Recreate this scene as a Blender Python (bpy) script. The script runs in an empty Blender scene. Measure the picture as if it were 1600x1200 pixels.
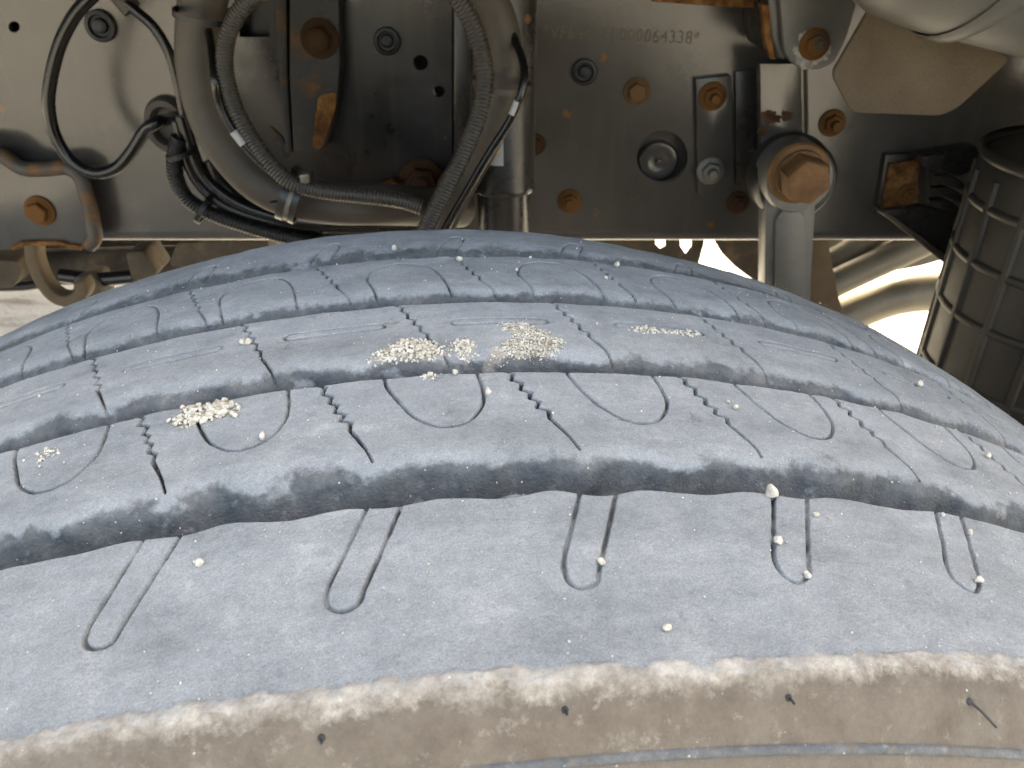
import bpy, bmesh, math, random
import numpy as np
from mathutils import Vector, Matrix
from mathutils.geometry import tessellate_polygon

random.seed(7); RNG = np.random.default_rng(11)
SC = bpy.context.scene
COL = SC.collection
PI = math.pi
MM = 0.001

# ------------------------------------------------------------------ camera
PIT = 0.5455                      # looking down, radians
FPX = 1267.0                      # focal length for a 1600 px wide frame
HUB_Z = 0.515                     # wheel centre above the ground
CAM = Vector((0.0237, -0.1957, 0.6678 + HUB_Z))
cam_d = bpy.data.cameras.new('camera'); cam = bpy.data.objects.new('camera', cam_d); COL.objects.link(cam)
cam.location = CAM; cam.rotation_euler = (PI / 2 - PIT, 0, 0)
cam_d.sensor_width = 36; cam_d.lens = 36 * FPX / 1600
cam_d.clip_start = 0.01; cam_d.clip_end = 2000
cam_d.dof.use_dof = True; cam_d.dof.focus_distance = 0.26; cam_d.dof.aperture_fstop = 32.0
SC.camera = cam

# ------------------------------------------------------------------ sky, sun, exposure
SUN_EL = math.radians(44); SUN_AZ = math.radians(24)     # azimuth from +Y towards +X: behind the truck
w = bpy.data.worlds.new('World'); SC.world = w; w.use_nodes = True
nt = w.node_tree; bg = nt.nodes['Background']
sky = nt.nodes.new('ShaderNodeTexSky'); sky.sky_type = 'NISHITA'; sky.sun_disc = False
sky.sun_elevation = SUN_EL; sky.sun_rotation = SUN_AZ
sky.air_density = 0.8; sky.dust_density = 6.0; sky.ozone_density = 1.0
nt.links.new(sky.outputs[0], bg.inputs[0]); bg.inputs[1].default_value = 0.13
sd = bpy.data.lights.new('sun', 'SUN'); sun = bpy.data.objects.new('sun', sd); COL.objects.link(sun)
sd.energy = 4.0; sd.angle = math.radians(0.6); sd.color = (1.0, 0.93, 0.82)
sdir = Vector((math.sin(SUN_AZ) * math.cos(SUN_EL), math.cos(SUN_AZ) * math.cos(SUN_EL), math.sin(SUN_EL)))
sun.rotation_euler = sdir.to_track_quat('Z', 'Y').to_euler()
SC.view_settings.view_transform = 'Standard'; SC.view_settings.look = 'None'
SC.view_settings.gamma = 1.0; SC.view_settings.use_curve_mapping = False
SC.cycles.max_bounces = 6; SC.cycles.diffuse_bounces = 4; SC.cycles.glossy_bounces = 2; SC.cycles.caustics_reflective = False; SC.cycles.caustics_refractive = False
SC.view_settings.exposure = 3.27
SC.view_settings.use_white_balance = True; SC.view_settings.white_balance_temperature = 8800; SC.view_settings.white_balance_tint = 6

# ------------------------------------------------------------------ helpers: tagging
def tag(o, label=None, cat=None, group=None, kind=None):
    if label: o['label'] = label
    if cat: o['category'] = cat
    if group: o['group'] = group
    if kind: o['kind'] = kind
    return o
def empty(name, loc=(0, 0, 0)):
    o = bpy.data.objects.new(name, None); COL.objects.link(o); o.location = loc; o.empty_display_size = 0.05
    return o

# ------------------------------------------------------------------ helpers: view rays to real points at a given depth
CP, SP = math.cos(PIT), math.sin(PIT)
def at(px, py, Y):
    a = (px - 800) / FPX; b = (600 - py) / FPX
    d = Vector((a, CP + b * SP, -SP + b * CP))
    return CAM + d * ((Y - CAM.y) / d.y)
def pxs(px, py, Y):               # metres per photo pixel there
    return (at(px + .5, py, Y) - at(px - .5, py, Y)).length

# ------------------------------------------------------------------ materials
def mat(name, stops, scale=30, rough=.6, rough2=None, metal=0, bump=.15, bscale=300, bdist=.001, spec=.5, detail=6, fine=None, coat=0, dust=None, specks=None):
    """stops: [(pos,rgb)...] through a noise; fine: (scale, amount) grain; dust: (rgb, amount) settles on upward faces"""
    m = bpy.data.materials.new(name); m.use_nodes = True
    t = m.node_tree; N = t.nodes; L = t.links; b = N['Principled BSDF']
    tc = N.new('ShaderNodeTexCoord')
    n = N.new('ShaderNodeTexNoise'); n.inputs['Scale'].default_value = scale; n.inputs['Detail'].default_value = detail; n.inputs['Roughness'].default_value = .62
    L.new(tc.outputs['Object'], n.inputs['Vector'])
    r = N.new('ShaderNodeValToRGB'); e = r.color_ramp.elements
    e[0].position, e[0].color = stops[0][0], (*stops[0][1], 1)
    e[1].position, e[1].color = stops[-1][0], (*stops[-1][1], 1)
    for p, c in stops[1:-1]:
        k = e.new(p); k.color = (*c, 1)
    L.new(n.outputs['Fac'], r.inputs['Fac']); col = r.outputs['Color']
    if fine:
        n3 = N.new('ShaderNodeTexNoise'); n3.inputs['Scale'].default_value = fine[0]; n3.inputs['Detail'].default_value = 3
        L.new(tc.outputs['Object'], n3.inputs['Vector'])
        mr = N.new('ShaderNodeMapRange'); mr.inputs[1].default_value = .3; mr.inputs[2].default_value = .7
        mr.inputs[3].default_value = 1 - fine[1]; mr.inputs[4].default_value = 1 + fine[1]; L.new(n3.outputs['Fac'], mr.inputs[0])
        mx = N.new('ShaderNodeMix'); mx.data_type = 'RGBA'; mx.blend_type = 'MULTIPLY'; mx.inputs[0].default_value = 1
        L.new(col, mx.inputs[6]); L.new(mr.outputs[0], mx.inputs[7]); col = mx.outputs[2]
    if specks:
        vo = N.new('ShaderNodeTexVoronoi'); vo.inputs['Scale'].default_value = specks; L.new(tc.outputs['Object'], vo.inputs['Vector'])
        nw = N.new('ShaderNodeTexNoise'); nw.inputs['Scale'].default_value = 160; nw.inputs['Detail'].default_value = 4; L.new(tc.outputs['Object'], nw.inputs['Vector'])
        sc_ = N.new('ShaderNodeSeparateColor'); L.new(vo.outputs['Color'], sc_.inputs[0])
        m1 = N.new('ShaderNodeMath'); m1.operation = 'MULTIPLY_ADD'; m1.inputs[1].default_value = .35; L.new(nw.outputs['Fac'], m1.inputs[0]); L.new(vo.outputs['Distance'], m1.inputs[2])
        m2 = N.new('ShaderNodeMapRange'); m2.inputs[1].default_value = .24; m2.inputs[2].default_value = .30; m2.inputs[3].default_value = 1; m2.inputs[4].default_value = 0; L.new(m1.outputs[0], m2.inputs[0])
        m3 = N.new('ShaderNodeMapRange'); m3.inputs[1].default_value = .62; m3.inputs[2].default_value = .66; L.new(sc_.outputs[0], m3.inputs[0])
        m4 = N.new('ShaderNodeMath'); m4.operation = 'MULTIPLY'; L.new(m2.outputs[0], m4.inputs[0]); L.new(m3.outputs[0], m4.inputs[1])
        mx = N.new('ShaderNodeMix'); mx.data_type = 'RGBA'; L.new(m4.outputs[0], mx.inputs[0]); L.new(col, mx.inputs[6]); mx.inputs[7].default_value = (.15, .068, .024, 1); col = mx.outputs[2]
        mpn = N.new('ShaderNodeMapping'); mpn.inputs['Scale'].default_value = (70, 70, 5); L.new(tc.outputs['Object'], mpn.inputs[0])
        ns = N.new('ShaderNodeTexNoise'); ns.inputs['Scale'].default_value = 1; ns.inputs['Detail'].default_value = 4; L.new(mpn.outputs[0], ns.inputs['Vector'])
        m5 = N.new('ShaderNodeMapRange'); m5.inputs[1].default_value = .52; m5.inputs[2].default_value = .75; m5.inputs[4].default_value = .22; L.new(ns.outputs['Fac'], m5.inputs[0])
        mx = N.new('ShaderNodeMix'); mx.data_type = 'RGBA'; L.new(m5.outputs[0], mx.inputs[0]); L.new(col, mx.inputs[6]); mx.inputs[7].default_value = (.105, .082, .056, 1); col = mx.outputs[2]
    if dust:
        g = N.new('ShaderNodeNewGeometry'); sx = N.new('ShaderNodeSeparateXYZ'); L.new(g.outputs['Normal'], sx.inputs[0])
        n4 = N.new('ShaderNodeTexNoise'); n4.inputs['Scale'].default_value = 55; n4.inputs['Detail'].default_value = 5; L.new(tc.outputs['Object'], n4.inputs['Vector'])
        ma = N.new('ShaderNodeMath'); ma.operation = 'MULTIPLY_ADD'; ma.inputs[1].default_value = .8; L.new(sx.outputs['Z'], ma.inputs[0]); L.new(n4.outputs['Fac'], ma.inputs[2])
        mr = N.new('ShaderNodeMapRange'); mr.inputs[1].default_value = .45; mr.inputs[2].default_value = 1.3; mr.inputs[4].default_value = dust[1]; L.new(ma.outputs[0], mr.inputs[0])
        mx = N.new('ShaderNodeMix'); mx.data_type = 'RGBA'; L.new(mr.outputs[0], mx.inputs[0]); L.new(col, mx.inputs[6]); mx.inputs[7].default_value = (*dust[0], 1); col = mx.outputs[2]
    L.new(col, b.inputs['Base Color'])
    b.inputs['Metallic'].default_value = metal; b.inputs['Specular IOR Level'].default_value = spec; b.inputs['Coat Weight'].default_value = coat
    if rough2 is None: b.inputs['Roughness'].default_value = rough
    else:
        mr = N.new('ShaderNodeMapRange'); mr.inputs[1].default_value = .3; mr.inputs[2].default_value = .7; mr.inputs[3].default_value = rough; mr.inputs[4].default_value = rough2
        L.new(n.outputs['Fac'], mr.inputs[0]); L.new(mr.outputs[0], b.inputs['Roughness'])
    n2 = N.new('ShaderNodeTexNoise'); n2.inputs['Scale'].default_value = bscale; n2.inputs['Detail'].default_value = 5
    L.new(tc.outputs['Object'], n2.inputs['Vector'])
    bp = N.new('ShaderNodeBump'); bp.inputs['Strength'].default_value = bump; bp.inputs['Distance'].default_value = bdist
    L.new(n2.outputs['Fac'], bp.inputs['Height']); L.new(bp.outputs[0], b.inputs['Normal'])
    return m
M = {}
M['rail'] = mat('grey_chassis_paint', [(.3, (.043, .038, .034)), (.5, (.058, .052, .046)), (.62, (.066, .058, .051)), (.8, (.105, .088, .066))], 6, .12, .27, bump=.10, bscale=220, bdist=.001, fine=(500, .06), specks=22)
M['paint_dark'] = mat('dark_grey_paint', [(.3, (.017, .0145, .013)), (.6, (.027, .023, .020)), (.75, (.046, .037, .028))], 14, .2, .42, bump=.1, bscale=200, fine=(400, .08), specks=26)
M['panel_shaded'] = mat('shaded_panel_paint', [(.3, (.0075, .006, .006)), (.6, (.012, .0096, .0096)), (.75, (.03, .020, .014))], 16, .22, .45, bump=.1, bscale=200, fine=(400, .08), specks=26)  # darker than the other paint: shade between the hoses put into the colour
M['arm'] = mat('grey_cast_paint', [(.3, (.08, .075, .067)), (.55, (.115, .108, .095)), (.75, (.15, .135, .112))], 18, .3, .45, bump=.25, bscale=350, bdist=.0015)
M['rust'] = mat('rust', [(.25, (.03, .012, .005)), (.42, (.10, .040, .012)), (.55, (.175, .075, .022)), (.68, (.25, .12, .042)), (.8, (.10, .046, .018))], 90, .8, bump=.4, bscale=260, bdist=.002, spec=.2, fine=(900, .25))
M['rust_bolt'] = mat('smooth_bolt_rust', [(.3, (.075, .034, .014)), (.5, (.13, .062, .024)), (.68, (.19, .10, .042)), (.8, (.10, .05, .022))], 40, .62, .8, bump=.22, bscale=420, bdist=.001, spec=.3, fine=(700, .15))
M['rust_dark'] = mat('dark_rust', [(.25, (.012, .007, .005)), (.45, (.036, .017, .008)), (.6, (.075, .034, .014)), (.75, (.034, .018, .01))], 70, .8, bump=.4, bscale=260, bdist=.002, spec=.2, fine=(900, .25))
M['rust_paint'] = mat('rusting_dark_paint', [(.3, (.014, .012, .011)), (.5, (.024, .020, .017)), (.56, (.05, .027, .013)), (.64, (.10, .045, .015)), (.8, (.06, .027, .011))], 26, .5, .8, bump=.4, bscale=180, bdist=.002, fine=(700, .2))
M['rust_edge'] = mat('rusting_grey_paint', [(.3, (.05, .045, .038)), (.45, (.05, .04, .032)), (.52, (.085, .045, .018)), (.66, (.14, .068, .025)), (.8, (.06, .028, .012))], 60, .5, .8, bump=.4, bscale=180, bdist=.002, fine=(700, .2))
M['hose'] = mat('dusty_hose_rubber', [(.3, (.034, .026, .019)), (.55, (.052, .040, .029)), (.75, (.074, .057, .041))], 22, .5, .7, bump=.2, bscale=400, dust=((.085, .066, .047), .5), fine=(800, .12))
M['conduit'] = mat('dusty_conduit_plastic', [(.3, (.014, .012, .010)), (.6, (.026, .022, .018))], 40, .36, .55, bump=.1, dust=((.09, .074, .055), .6), fine=(900, .2))
M['cable'] = mat('black_cable_sheath', [(.3, (.004, .004, .004)), (.7, (.008, .0072, .0065))], 60, .16, .3, bump=.06, spec=.4, dust=((.035, .029, .023), .12))
M['black'] = mat('black_plastic', [(.3, (.006, .006, .006)), (.7, (.012, .0115, .011))], 30, .3, .5, bump=.15, spec=.35, dust=((.03, .025, .02), .15))
M['canister'] = mat('black_ribbed_plastic', [(.3, (.009, .008, .0068)), (.6, (.016, .0138, .0115)), (.8, (.028, .023, .018))], 24, .4, .58, bump=.15, spec=.35, bscale=250, dust=((.06, .046, .033), .35), fine=(600, .12))
M['tan'] = mat('mud_coated_plate', [(.3, (.068, .050, .033)), (.5, (.086, .064, .043)), (.7, (.104, .079, .055))], 16, .85, bump=.3, bscale=300, spec=.2, fine=(500, .12))
M['tank'] = mat('grey_tank_paint', [(.3, (.058, .055, .050)), (.55, (.078, .075, .069)), (.75, (.10, .095, .085))], 8, .35, .5, bump=.15, bscale=250, fine=(500, .08))
M['steel'] = mat('worn_zinc', [(.3, (.13, .115, .095)), (.6, (.21, .19, .16))], 80, .4, .6, metal=.6, bump=.3, fine=(900, .2))
M['white'] = mat('white_label', [(.3, (.28, .28, .27)), (.7, (.42, .42, .41))], 60, .6)
M['yellow'] = mat('yellow_paint_dot', [(.3, (.6, .42, .03)), (.7, (.75, .52, .05))], 60, .6)
M['corrosion'] = mat('white_corrosion', [(.3, (.16, .15, .13)), (.5, (.34, .31, .27)), (.7, (.55, .51, .44))], 140, .9, bump=.7, bscale=400, bdist=.002)
M['axle'] = mat('muddy_axle_steel', [(.3, (.035, .027, .02)), (.55, (.08, .058, .038)), (.72, (.16, .115, .07))], 20, .8, bump=.4, bscale=150, bdist=.002, fine=(400, .2))
M['hook'] = mat('mud_brown_steel', [(.3, (.08, .052, .028)), (.6, (.115, .078, .043)), (.8, (.15, .105, .062))], 22, .8, bump=.3, bscale=200)
M['pipe'] = mat('dull_exhaust_steel', [(.3, (.12, .105, .08)), (.6, (.19, .165, .125)), (.8, (.26, .22, .16))], 9, .45, .65, metal=.35, bump=.2, bscale=90)
M['stone'] = mat('pale_pebble', [(.3, (.42, .36, .28)), (.5, (.58, .52, .43)), (.7, (.72, .67, .59))], 260, .75, bump=.4, bscale=900, bdist=.0006, fine=(1800, .15))
M['sand'] = mat('pale_sand_grain', [(.28, (.34, .28, .21)), (.42, (.52, .46, .36)), (.55, (.66, .60, .50)), (.72, (.80, .76, .68))], 420, .8, bump=.2, bscale=1500, bdist=.0003, detail=2)
M['body'] = mat('dark_blocker_surface', [(.3, (.012, .012, .012)), (.7, (.022, .021, .02))], 3, .7)  # surface of the added light-blocking shapes
M['stamp'] = mat('stamped_metal', [(.3, (.075, .06, .05)), (.5, (.11, .085, .065)), (.7, (.2, .13, .07))], 120, .6, bump=.4)
M['rim'] = mat('silver_wheel_paint', [(.3, (.3, .3, .3)), (.7, (.42, .42, .41))], 12, .4, .55, metal=.3)

def ground_mat():
    m = bpy.data.materials.new('pale_sandy_concrete'); m.use_nodes = True
    t = m.node_tree; N = t.nodes; L = t.links; b = N['Principled BSDF']
    tc = N.new('ShaderNodeTexCoord'); mp = N.new('ShaderNodeMapping'); mp.inputs['Scale'].default_value = (1, 3.2, 1); L.new(tc.outputs['Object'], mp.inputs[0])
    n = N.new('ShaderNodeTexNoise'); n.inputs['Scale'].default_value = 3.5; n.inputs['Detail'].default_value = 9; L.new(mp.outputs[0], n.inputs['Vector'])
    r = N.new('ShaderNodeValToRGB'); e = r.color_ramp.elements
    e[0].position, e[0].color = .34, (.13, .122, .112, 1); e[1].position, e[1].color = .66, (.31, .325, .33, 1)
    k = e.new(.45); k.color = (.245, .255, .258, 1)
    L.new(n.outputs['Fac'], r.inputs[0]); L.new(r.outputs[0], b.inputs['Base Color']); b.inputs['Roughness'].default_value = .9
    n2 = N.new('ShaderNodeTexNoise'); n2.inputs['Scale'].default_value = 60; n2.inputs['Detail'].default_value = 6; L.new(tc.outputs['Object'], n2.inputs['Vector'])
    bp = N.new('ShaderNodeBump'); bp.inputs['Strength'].default_value = .5; bp.inputs['Distance'].default_value = .01
    L.new(n2.outputs[0], bp.inputs['Height']); L.new(bp.outputs[0], b.inputs['Normal'])
    return m

def tread_mat():
    """rubber with a per-vertex scuffed-and-dusty mask ('dust') and a mud mask ('mud')"""
    m = bpy.data.materials.new('worn_tyre_rubber'); m.use_nodes = True
    t = m.node_tree; N = t.nodes; L = t.links; b = N['Principled BSDF']
    tc = N.new('ShaderNodeTexCoord')
    def noise(sc, det=5, ro=.6):
        n = N.new('ShaderNodeTexNoise'); n.inputs['Scale'].default_value = sc; n.inputs['Detail'].default_value = det; n.inputs['Roughness'].default_value = ro
        L.new(tc.outputs['Object'], n.inputs['Vector']); return n.outputs['Fac']
    def ramp(fac, stops):
        r = N.new('ShaderNodeValToRGB'); e = r.color_ramp.elements
        e[0].position, e[0].color = stops[0][0], (*stops[0][1], 1); e[1].position, e[1].color = stops[-1][0], (*stops[-1][1], 1)
        for p, c in stops[1:-1]:
            k = e.new(p); k.color = (*c, 1)
        L.new(fac, r.inputs[0]); return r.outputs[0]
    def mr(x, a, b_, c, d, clamp=True):
        n = N.new('ShaderNodeMapRange'); n.clamp = clamp
        for i, v in enumerate((a, b_, c, d)): n.inputs[1 + i].default_value = v
        L.new(x, n.inputs[0]); return n.outputs[0]
    def mix(f, a, b_, mode='MIX'):
        n = N.new('ShaderNodeMix'); n.data_type = 'RGBA'; n.blend_type = mode
        for s, v in ((0, f), (6, a), (7, b_)):
            if hasattr(v, 'links') or hasattr(v, 'is_linked'): L.new(v, n.inputs[s])
            elif s == 0: n.inputs[0].default_value = v
            else: n.inputs[s].default_value = (*v, 1)
        return n.outputs[2]
    def attr(nm):
        a = N.new('ShaderNodeAttribute'); a.attribute_name = nm; return a.outputs['Fac']
    grey = ramp(noise(55, 5, .68), [(.28, (.21, .22, .224)), (.45, (.265, .276, .28)), (.6, (.30, .308, .31)), (.74, (.38, .384, .38))])
    grain = mr(noise(1900, 2, .7), .3, .7, .8, 1.2)
    grey = mix(1.0, grey, grain, 'MULTIPLY')
    grain2 = mr(noise(420, 3, .7), .3, .7, .92, 1.08)
    grey = mix(1.0, grey, grain2, 'MULTIPLY')
    mpn = N.new('ShaderNodeMapping'); mpn.inputs['Scale'].default_value = (14, 60, 30); L.new(tc.outputs['Object'], mpn.inputs[0])
    ns = N.new('ShaderNodeTexNoise'); ns.inputs['Scale'].default_value = 1; ns.inputs['Detail'].default_value = 4; ns.inputs['Roughness'].default_value = .7; L.new(mpn.outputs[0], ns.inputs['Vector'])
    grey = mix(1.0, grey, mr(ns.outputs['Fac'], .32, .62, .86, 1.06), 'MULTIPLY')
    dark = ramp(noise(110, 5, .75), [(.28, (.045, .05, .053)), (.42, (.085, .09, .093)), (.55, (.12, .122, .122)), (.66, (.165, .16, .152)), (.8, (.26, .255, .245))])
    mud = ramp(noise(70, 4, .65), [(.28, (.118, .094, .072)), (.5, (.152, .124, .097)), (.72, (.185, .155, .125))])
    mud = mix(1.0, mud, grain2, 'MULTIPLY')
    crust = ramp(noise(160, 4, .7), [(.3, (.22, .185, .148)), (.5, (.35, .31, .262)), (.7, (.50, .455, .395))])
    # ragged mask edges
    dn = N.new('ShaderNodeMath'); dn.operation = 'ADD'; L.new(attr('dust'), dn.inputs[0]); L.new(mr(noise(240, 4, .75), .25, .75, -.38, .38), dn.inputs[1])
    col = mix(mr(dn.outputs[0], .25, .8, 0, 1), dark, grey)
    mn = N.new('ShaderNodeMath'); mn.operation = 'ADD'; L.new(attr('mud'), mn.inputs[0]); L.new(mr(noise(120, 3, .7), .25, .75, -.3, .3), mn.inputs[1])
    col = mix(mr(mn.outputs[0], .35, .62, 0, 1), col, mud)
    cn = N.new('ShaderNodeMath'); cn.operation = 'ADD'; L.new(attr('crust'), cn.inputs[0]); L.new(mr(noise(220, 4, .75), .25, .75, -.5, .5), cn.inputs[1])
    col = mix(mr(cn.outputs[0], .3, 1.0, 0, .92), col, crust)
    # single bright sand specks stuck in the rubber
    v = N.new('ShaderNodeTexVoronoi'); v.inputs['Scale'].default_value = 420; L.new(tc.outputs['Object'], v.inputs['Vector'])
    sp = mr(v.outputs['Distance'], .10, .16, 1, 0)
    sel = N.new('ShaderNodeSeparateColor'); L.new(v.outputs['Color'], sel.inputs[0])
    s2 = mr(sel.outputs[0], .92, .94, 0, 1); mm = N.new('ShaderNodeMath'); mm.operation = 'MULTIPLY'; L.new(sp, mm.inputs[0]); L.new(s2, mm.inputs[1])
    mh = N.new('ShaderNodeMath'); mh.operation = 'MULTIPLY'; mh.inputs[1].default_value = .7; L.new(mm.outputs[0], mh.inputs[0]); col = mix(mh.outputs[0], col, (.55, .52, .46))
    L.new(col, b.inputs['Base Color'])
    L.new(mr(attr('dust'), 0, 1, .62, .9), b.inputs['Roughness']); b.inputs['Specular IOR Level'].default_value = .35
    ad = N.new('ShaderNodeMath'); ad.operation = 'ADD'; L.new(noise(1100, 2, .7), ad.inputs[0]); L.new(mr(noise(300, 2, .65), 0, 1, 0, 1.1), ad.inputs[1])
    bp = N.new('ShaderNodeBump'); bp.inputs['Strength'].default_value = .55; bp.inputs['Distance'].default_value = .0006
    L.new(ad.outputs[0], bp.inputs['Height']); L.new(bp.outputs[0], b.inputs['Normal'])
    return m
M['tread'] = tread_mat(); M['ground'] = ground_mat()

# ------------------------------------------------------------------ helpers: meshes
def mesh_obj(name, verts, faces, m, parent=None, smooth=True, angle=40, bevel=0):
    me = bpy.data.meshes.new(name); me.from_pydata([tuple(v) for v in verts], [], faces); me.update()
    bm = bmesh.new(); bm.from_mesh(me); bmesh.ops.remove_doubles(bm, verts=bm.verts, dist=1e-6); bmesh.ops.recalc_face_normals(bm, faces=bm.faces)
    if bevel:
        ed = [e for e in bm.edges if len(e.link_faces) == 2 and e.calc_face_angle(0) > math.radians(35)]
        bmesh.ops.bevel(bm, geom=ed, offset=bevel, segments=2, profile=.6, affect='EDGES', clamp_overlap=True)
    for f in bm.faces: f.smooth = smooth
    if smooth:
        for e in bm.edges:
            e.smooth = not (len(e.link_faces) == 2 and e.calc_face_angle(0) > math.radians(angle))
    bm.to_mesh(me); bm.free()
    o = bpy.data.objects.new(name, me); COL.objects.link(o)
    if m: me.materials.append(m)
    if parent: set_parent(o, parent)
    return o
def set_parent(o, p):
    o.parent = p
    o.matrix_parent_inverse = Matrix.Translation(-p.location) if p.type == 'EMPTY' or True else Matrix()
class MB:
    def __init__(s): s.v = []; s.f = []
    def add(s, v, f):
        k = len(s.v); s.v += [tuple(x) for x in v]; s.f += [tuple(i + k for i in q) for q in f]; return s
    def build(s, name, m, parent=None, **k): return mesh_obj(name, s.v, s.f, m, parent, **k)
def prism(poly, back, holes=()):
    """planar loop of points (front) pushed along +Y by back; may have holes"""
    loops = [list(poly)] + [list(h) for h in holes]
    flat = [p for l in loops for p in l]; n = len(flat)
    tris = tessellate_polygon([[Vector(p) for p in l] for l in loops])
    v = [Vector(p) for p in flat] + [Vector(p) + Vector((0, back, 0)) for p in flat]
    f = [tuple(t) for t in tris] + [tuple(i + n for i in reversed(t)) for t in tris] if holes else [tuple(range(n)), tuple(reversed(range(n, 2 * n)))]
    k = 0
    for l in loops:
        c = len(l)
        for i in range(c):
            a, b = k + i, k + (i + 1) % c
            f.append((a, b, b + n, a + n))
        k += c
    return v, f
def ppx(pts, Y): return [at(x, y, Y) for x, y in pts]
def rounded(pts, r, n=4):
    """round the corners of a px polygon"""
    out = []; k = len(pts)
    for i in range(k):
        p0, p1, p2 = Vector(pts[i - 1]), Vector(pts[i]), Vector(pts[(i + 1) % k])
        a = (p0 - p1); b = (p2 - p1); d = min(r, a.length * .45, b.length * .45)
        A = p1 + a.normalized() * d; B = p1 + b.normalized() * d
        for j in range(n + 1):
            t = j / n; out.append(tuple(A * (1 - t) ** 2 + p1 * 2 * t * (1 - t) + B * t * t))
    return out
def plate(name, pts, Y, thick, m, parent=None, bevel=.0015, holes=(), r=0):
    if r: pts = rounded(pts, r)
    v, f = prism(ppx(pts, Y), thick, [ppx(h, Y) for h in holes])
    return mesh_obj(name, v, f, m, parent, bevel=bevel if not holes else 0)
def circle_px(cx, cy, r, n=28, ry=None): return [(cx + r * math.cos(2 * PI * i / n), cy + (ry or r) * math.sin(2 * PI * i / n)) for i in range(n)]
def lathe(prof, origin, axis, n=40):
    """prof: [(r, h)...] along axis from origin"""
    ax = Vector(axis).normalized(); u = ax.orthogonal().normalized(); w_ = ax.cross(u)
    v, f = [], []
    for r, h in prof:
        for i in range(n):
            a = 2 * PI * i / n; v.append(Vector(origin) + ax * h + (u * math.cos(a) + w_ * math.sin(a)) * r)
    for j in range(len(prof) - 1):
        for i in range(n):
            a, b = j * n + i, j * n + (i + 1) % n
            f.append((a, b, b + n, a + n))
    if prof[0][0] > 1e-7: f.append(tuple(range(n)))
    if prof[-1][0] > 1e-7: f.append(tuple(range((len(prof) - 1) * n, len(prof) * n)))
    return v, f
def spline(pts, step=.004):
    P = [Vector(p) for p in pts]; P = [P[0] * 2 - P[1]] + P + [P[-1] * 2 - P[-2]]
    out = []
    for i in range(1, len(P) - 2):
        a, b, c, d = P[i - 1:i + 3]; n = max(2, int((c - b).length / step))
        for j in range(n):
            t = j / n
            out.append(.5 * ((2 * b) + (c - a) * t + (2 * a - 5 * b + 4 * c - d) * t * t + (3 * b - a - 3 * c + d) * t ** 3))
    out.append(P[-2]); return out
def resample(P, step):
    d = [0]
    for a, b in zip(P, P[1:]): d.append(d[-1] + (b - a).length)
    n = max(2, int(d[-1] / step)); out = []; k = 0
    for i in range(n + 1):
        s = d[-1] * i / n
        while k < len(d) - 2 and d[k + 1] < s: k += 1
        t = (s - d[k]) / max(1e-9, d[k + 1] - d[k]); out.append(P[k].lerp(P[k + 1], min(1, t)))
    return out, d[-1] / n
def sweep(pts, rad, sides=16, corr=0, step=.004, flat=None):
    """tube through points; corr: corrugation pitch; flat: (w, h) makes a flat bar"""
    P, st = resample(spline(pts), corr / 4 if corr else step)
    T = [(P[min(i + 1, len(P) - 1)] - P[max(i - 1, 0)]).normalized() for i in range(len(P))]
    u = T[0].cross(Vector((0, 1, 0))); u = (u if u.length > .01 else T[0].orthogonal()).normalized()
    v, f = [], []
    for i, (p, t) in enumerate(zip(P, T)):
        u = (u - t * u.dot(t)).normalized(); w_ = t.cross(u)
        k = 1.0 if not corr else (1.0, 1.0, .86, .86)[i % 4]
        for j in range(sides):
            a = 2 * PI * j / sides
            if flat:
                ca, sa = math.cos(a), math.sin(a); sg = lambda x: math.copysign(abs(x) ** .35, x)
                v.append(p + u * sg(ca) * flat[0] + w_ * sg(sa) * flat[1])
            else: v.append(p + (u * math.cos(a) + w_ * math.sin(a)) * rad * k)
    for i in range(len(P) - 1):
        for j in range(sides):
            a, b = i * sides + j, i * sides + (j + 1) % sides
            f.append((a, b, b + sides, a + sides))
    f.append(tuple(reversed(range(sides)))); f.append(tuple(range((len(P) - 1) * sides, len(P) * sides)))
    return v, f
def path(pts, Y):
    return [at(p[0], p[1], p[2] if len(p) > 2 else Y) for p in pts]
def tube(name, pts, Y, rpx, m, parent=None, **k):
    c = pts[len(pts) // 2]
    v, f = sweep(path(pts, Y), rpx * pxs(c[0], c[1], Y), **k)
    return mesh_obj(name, v, f, m, parent, angle=60)
def box(c, s):
    x, y, z = s[0] / 2, s[1] / 2, s[2] / 2; C = Vector(c)
    v = [C + Vector((a * x, b * y, d * z)) for a in (-1, 1) for b in (-1, 1) for d in (-1, 1)]
    return v, [(0, 1, 3, 2), (4, 6, 7, 5), (0, 4, 5, 1), (2, 3, 7, 6), (0, 2, 6, 4), (1, 5, 7, 3)]

# ================================================================== THE GROUND
g = MB().add([(-150, -150, 0), (150, -150, 0), (150, 150, 0), (-150, 150, 0)], [(0, 1, 2, 3)]).build('ground', M['ground'])
tag(g, kind='structure')

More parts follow.
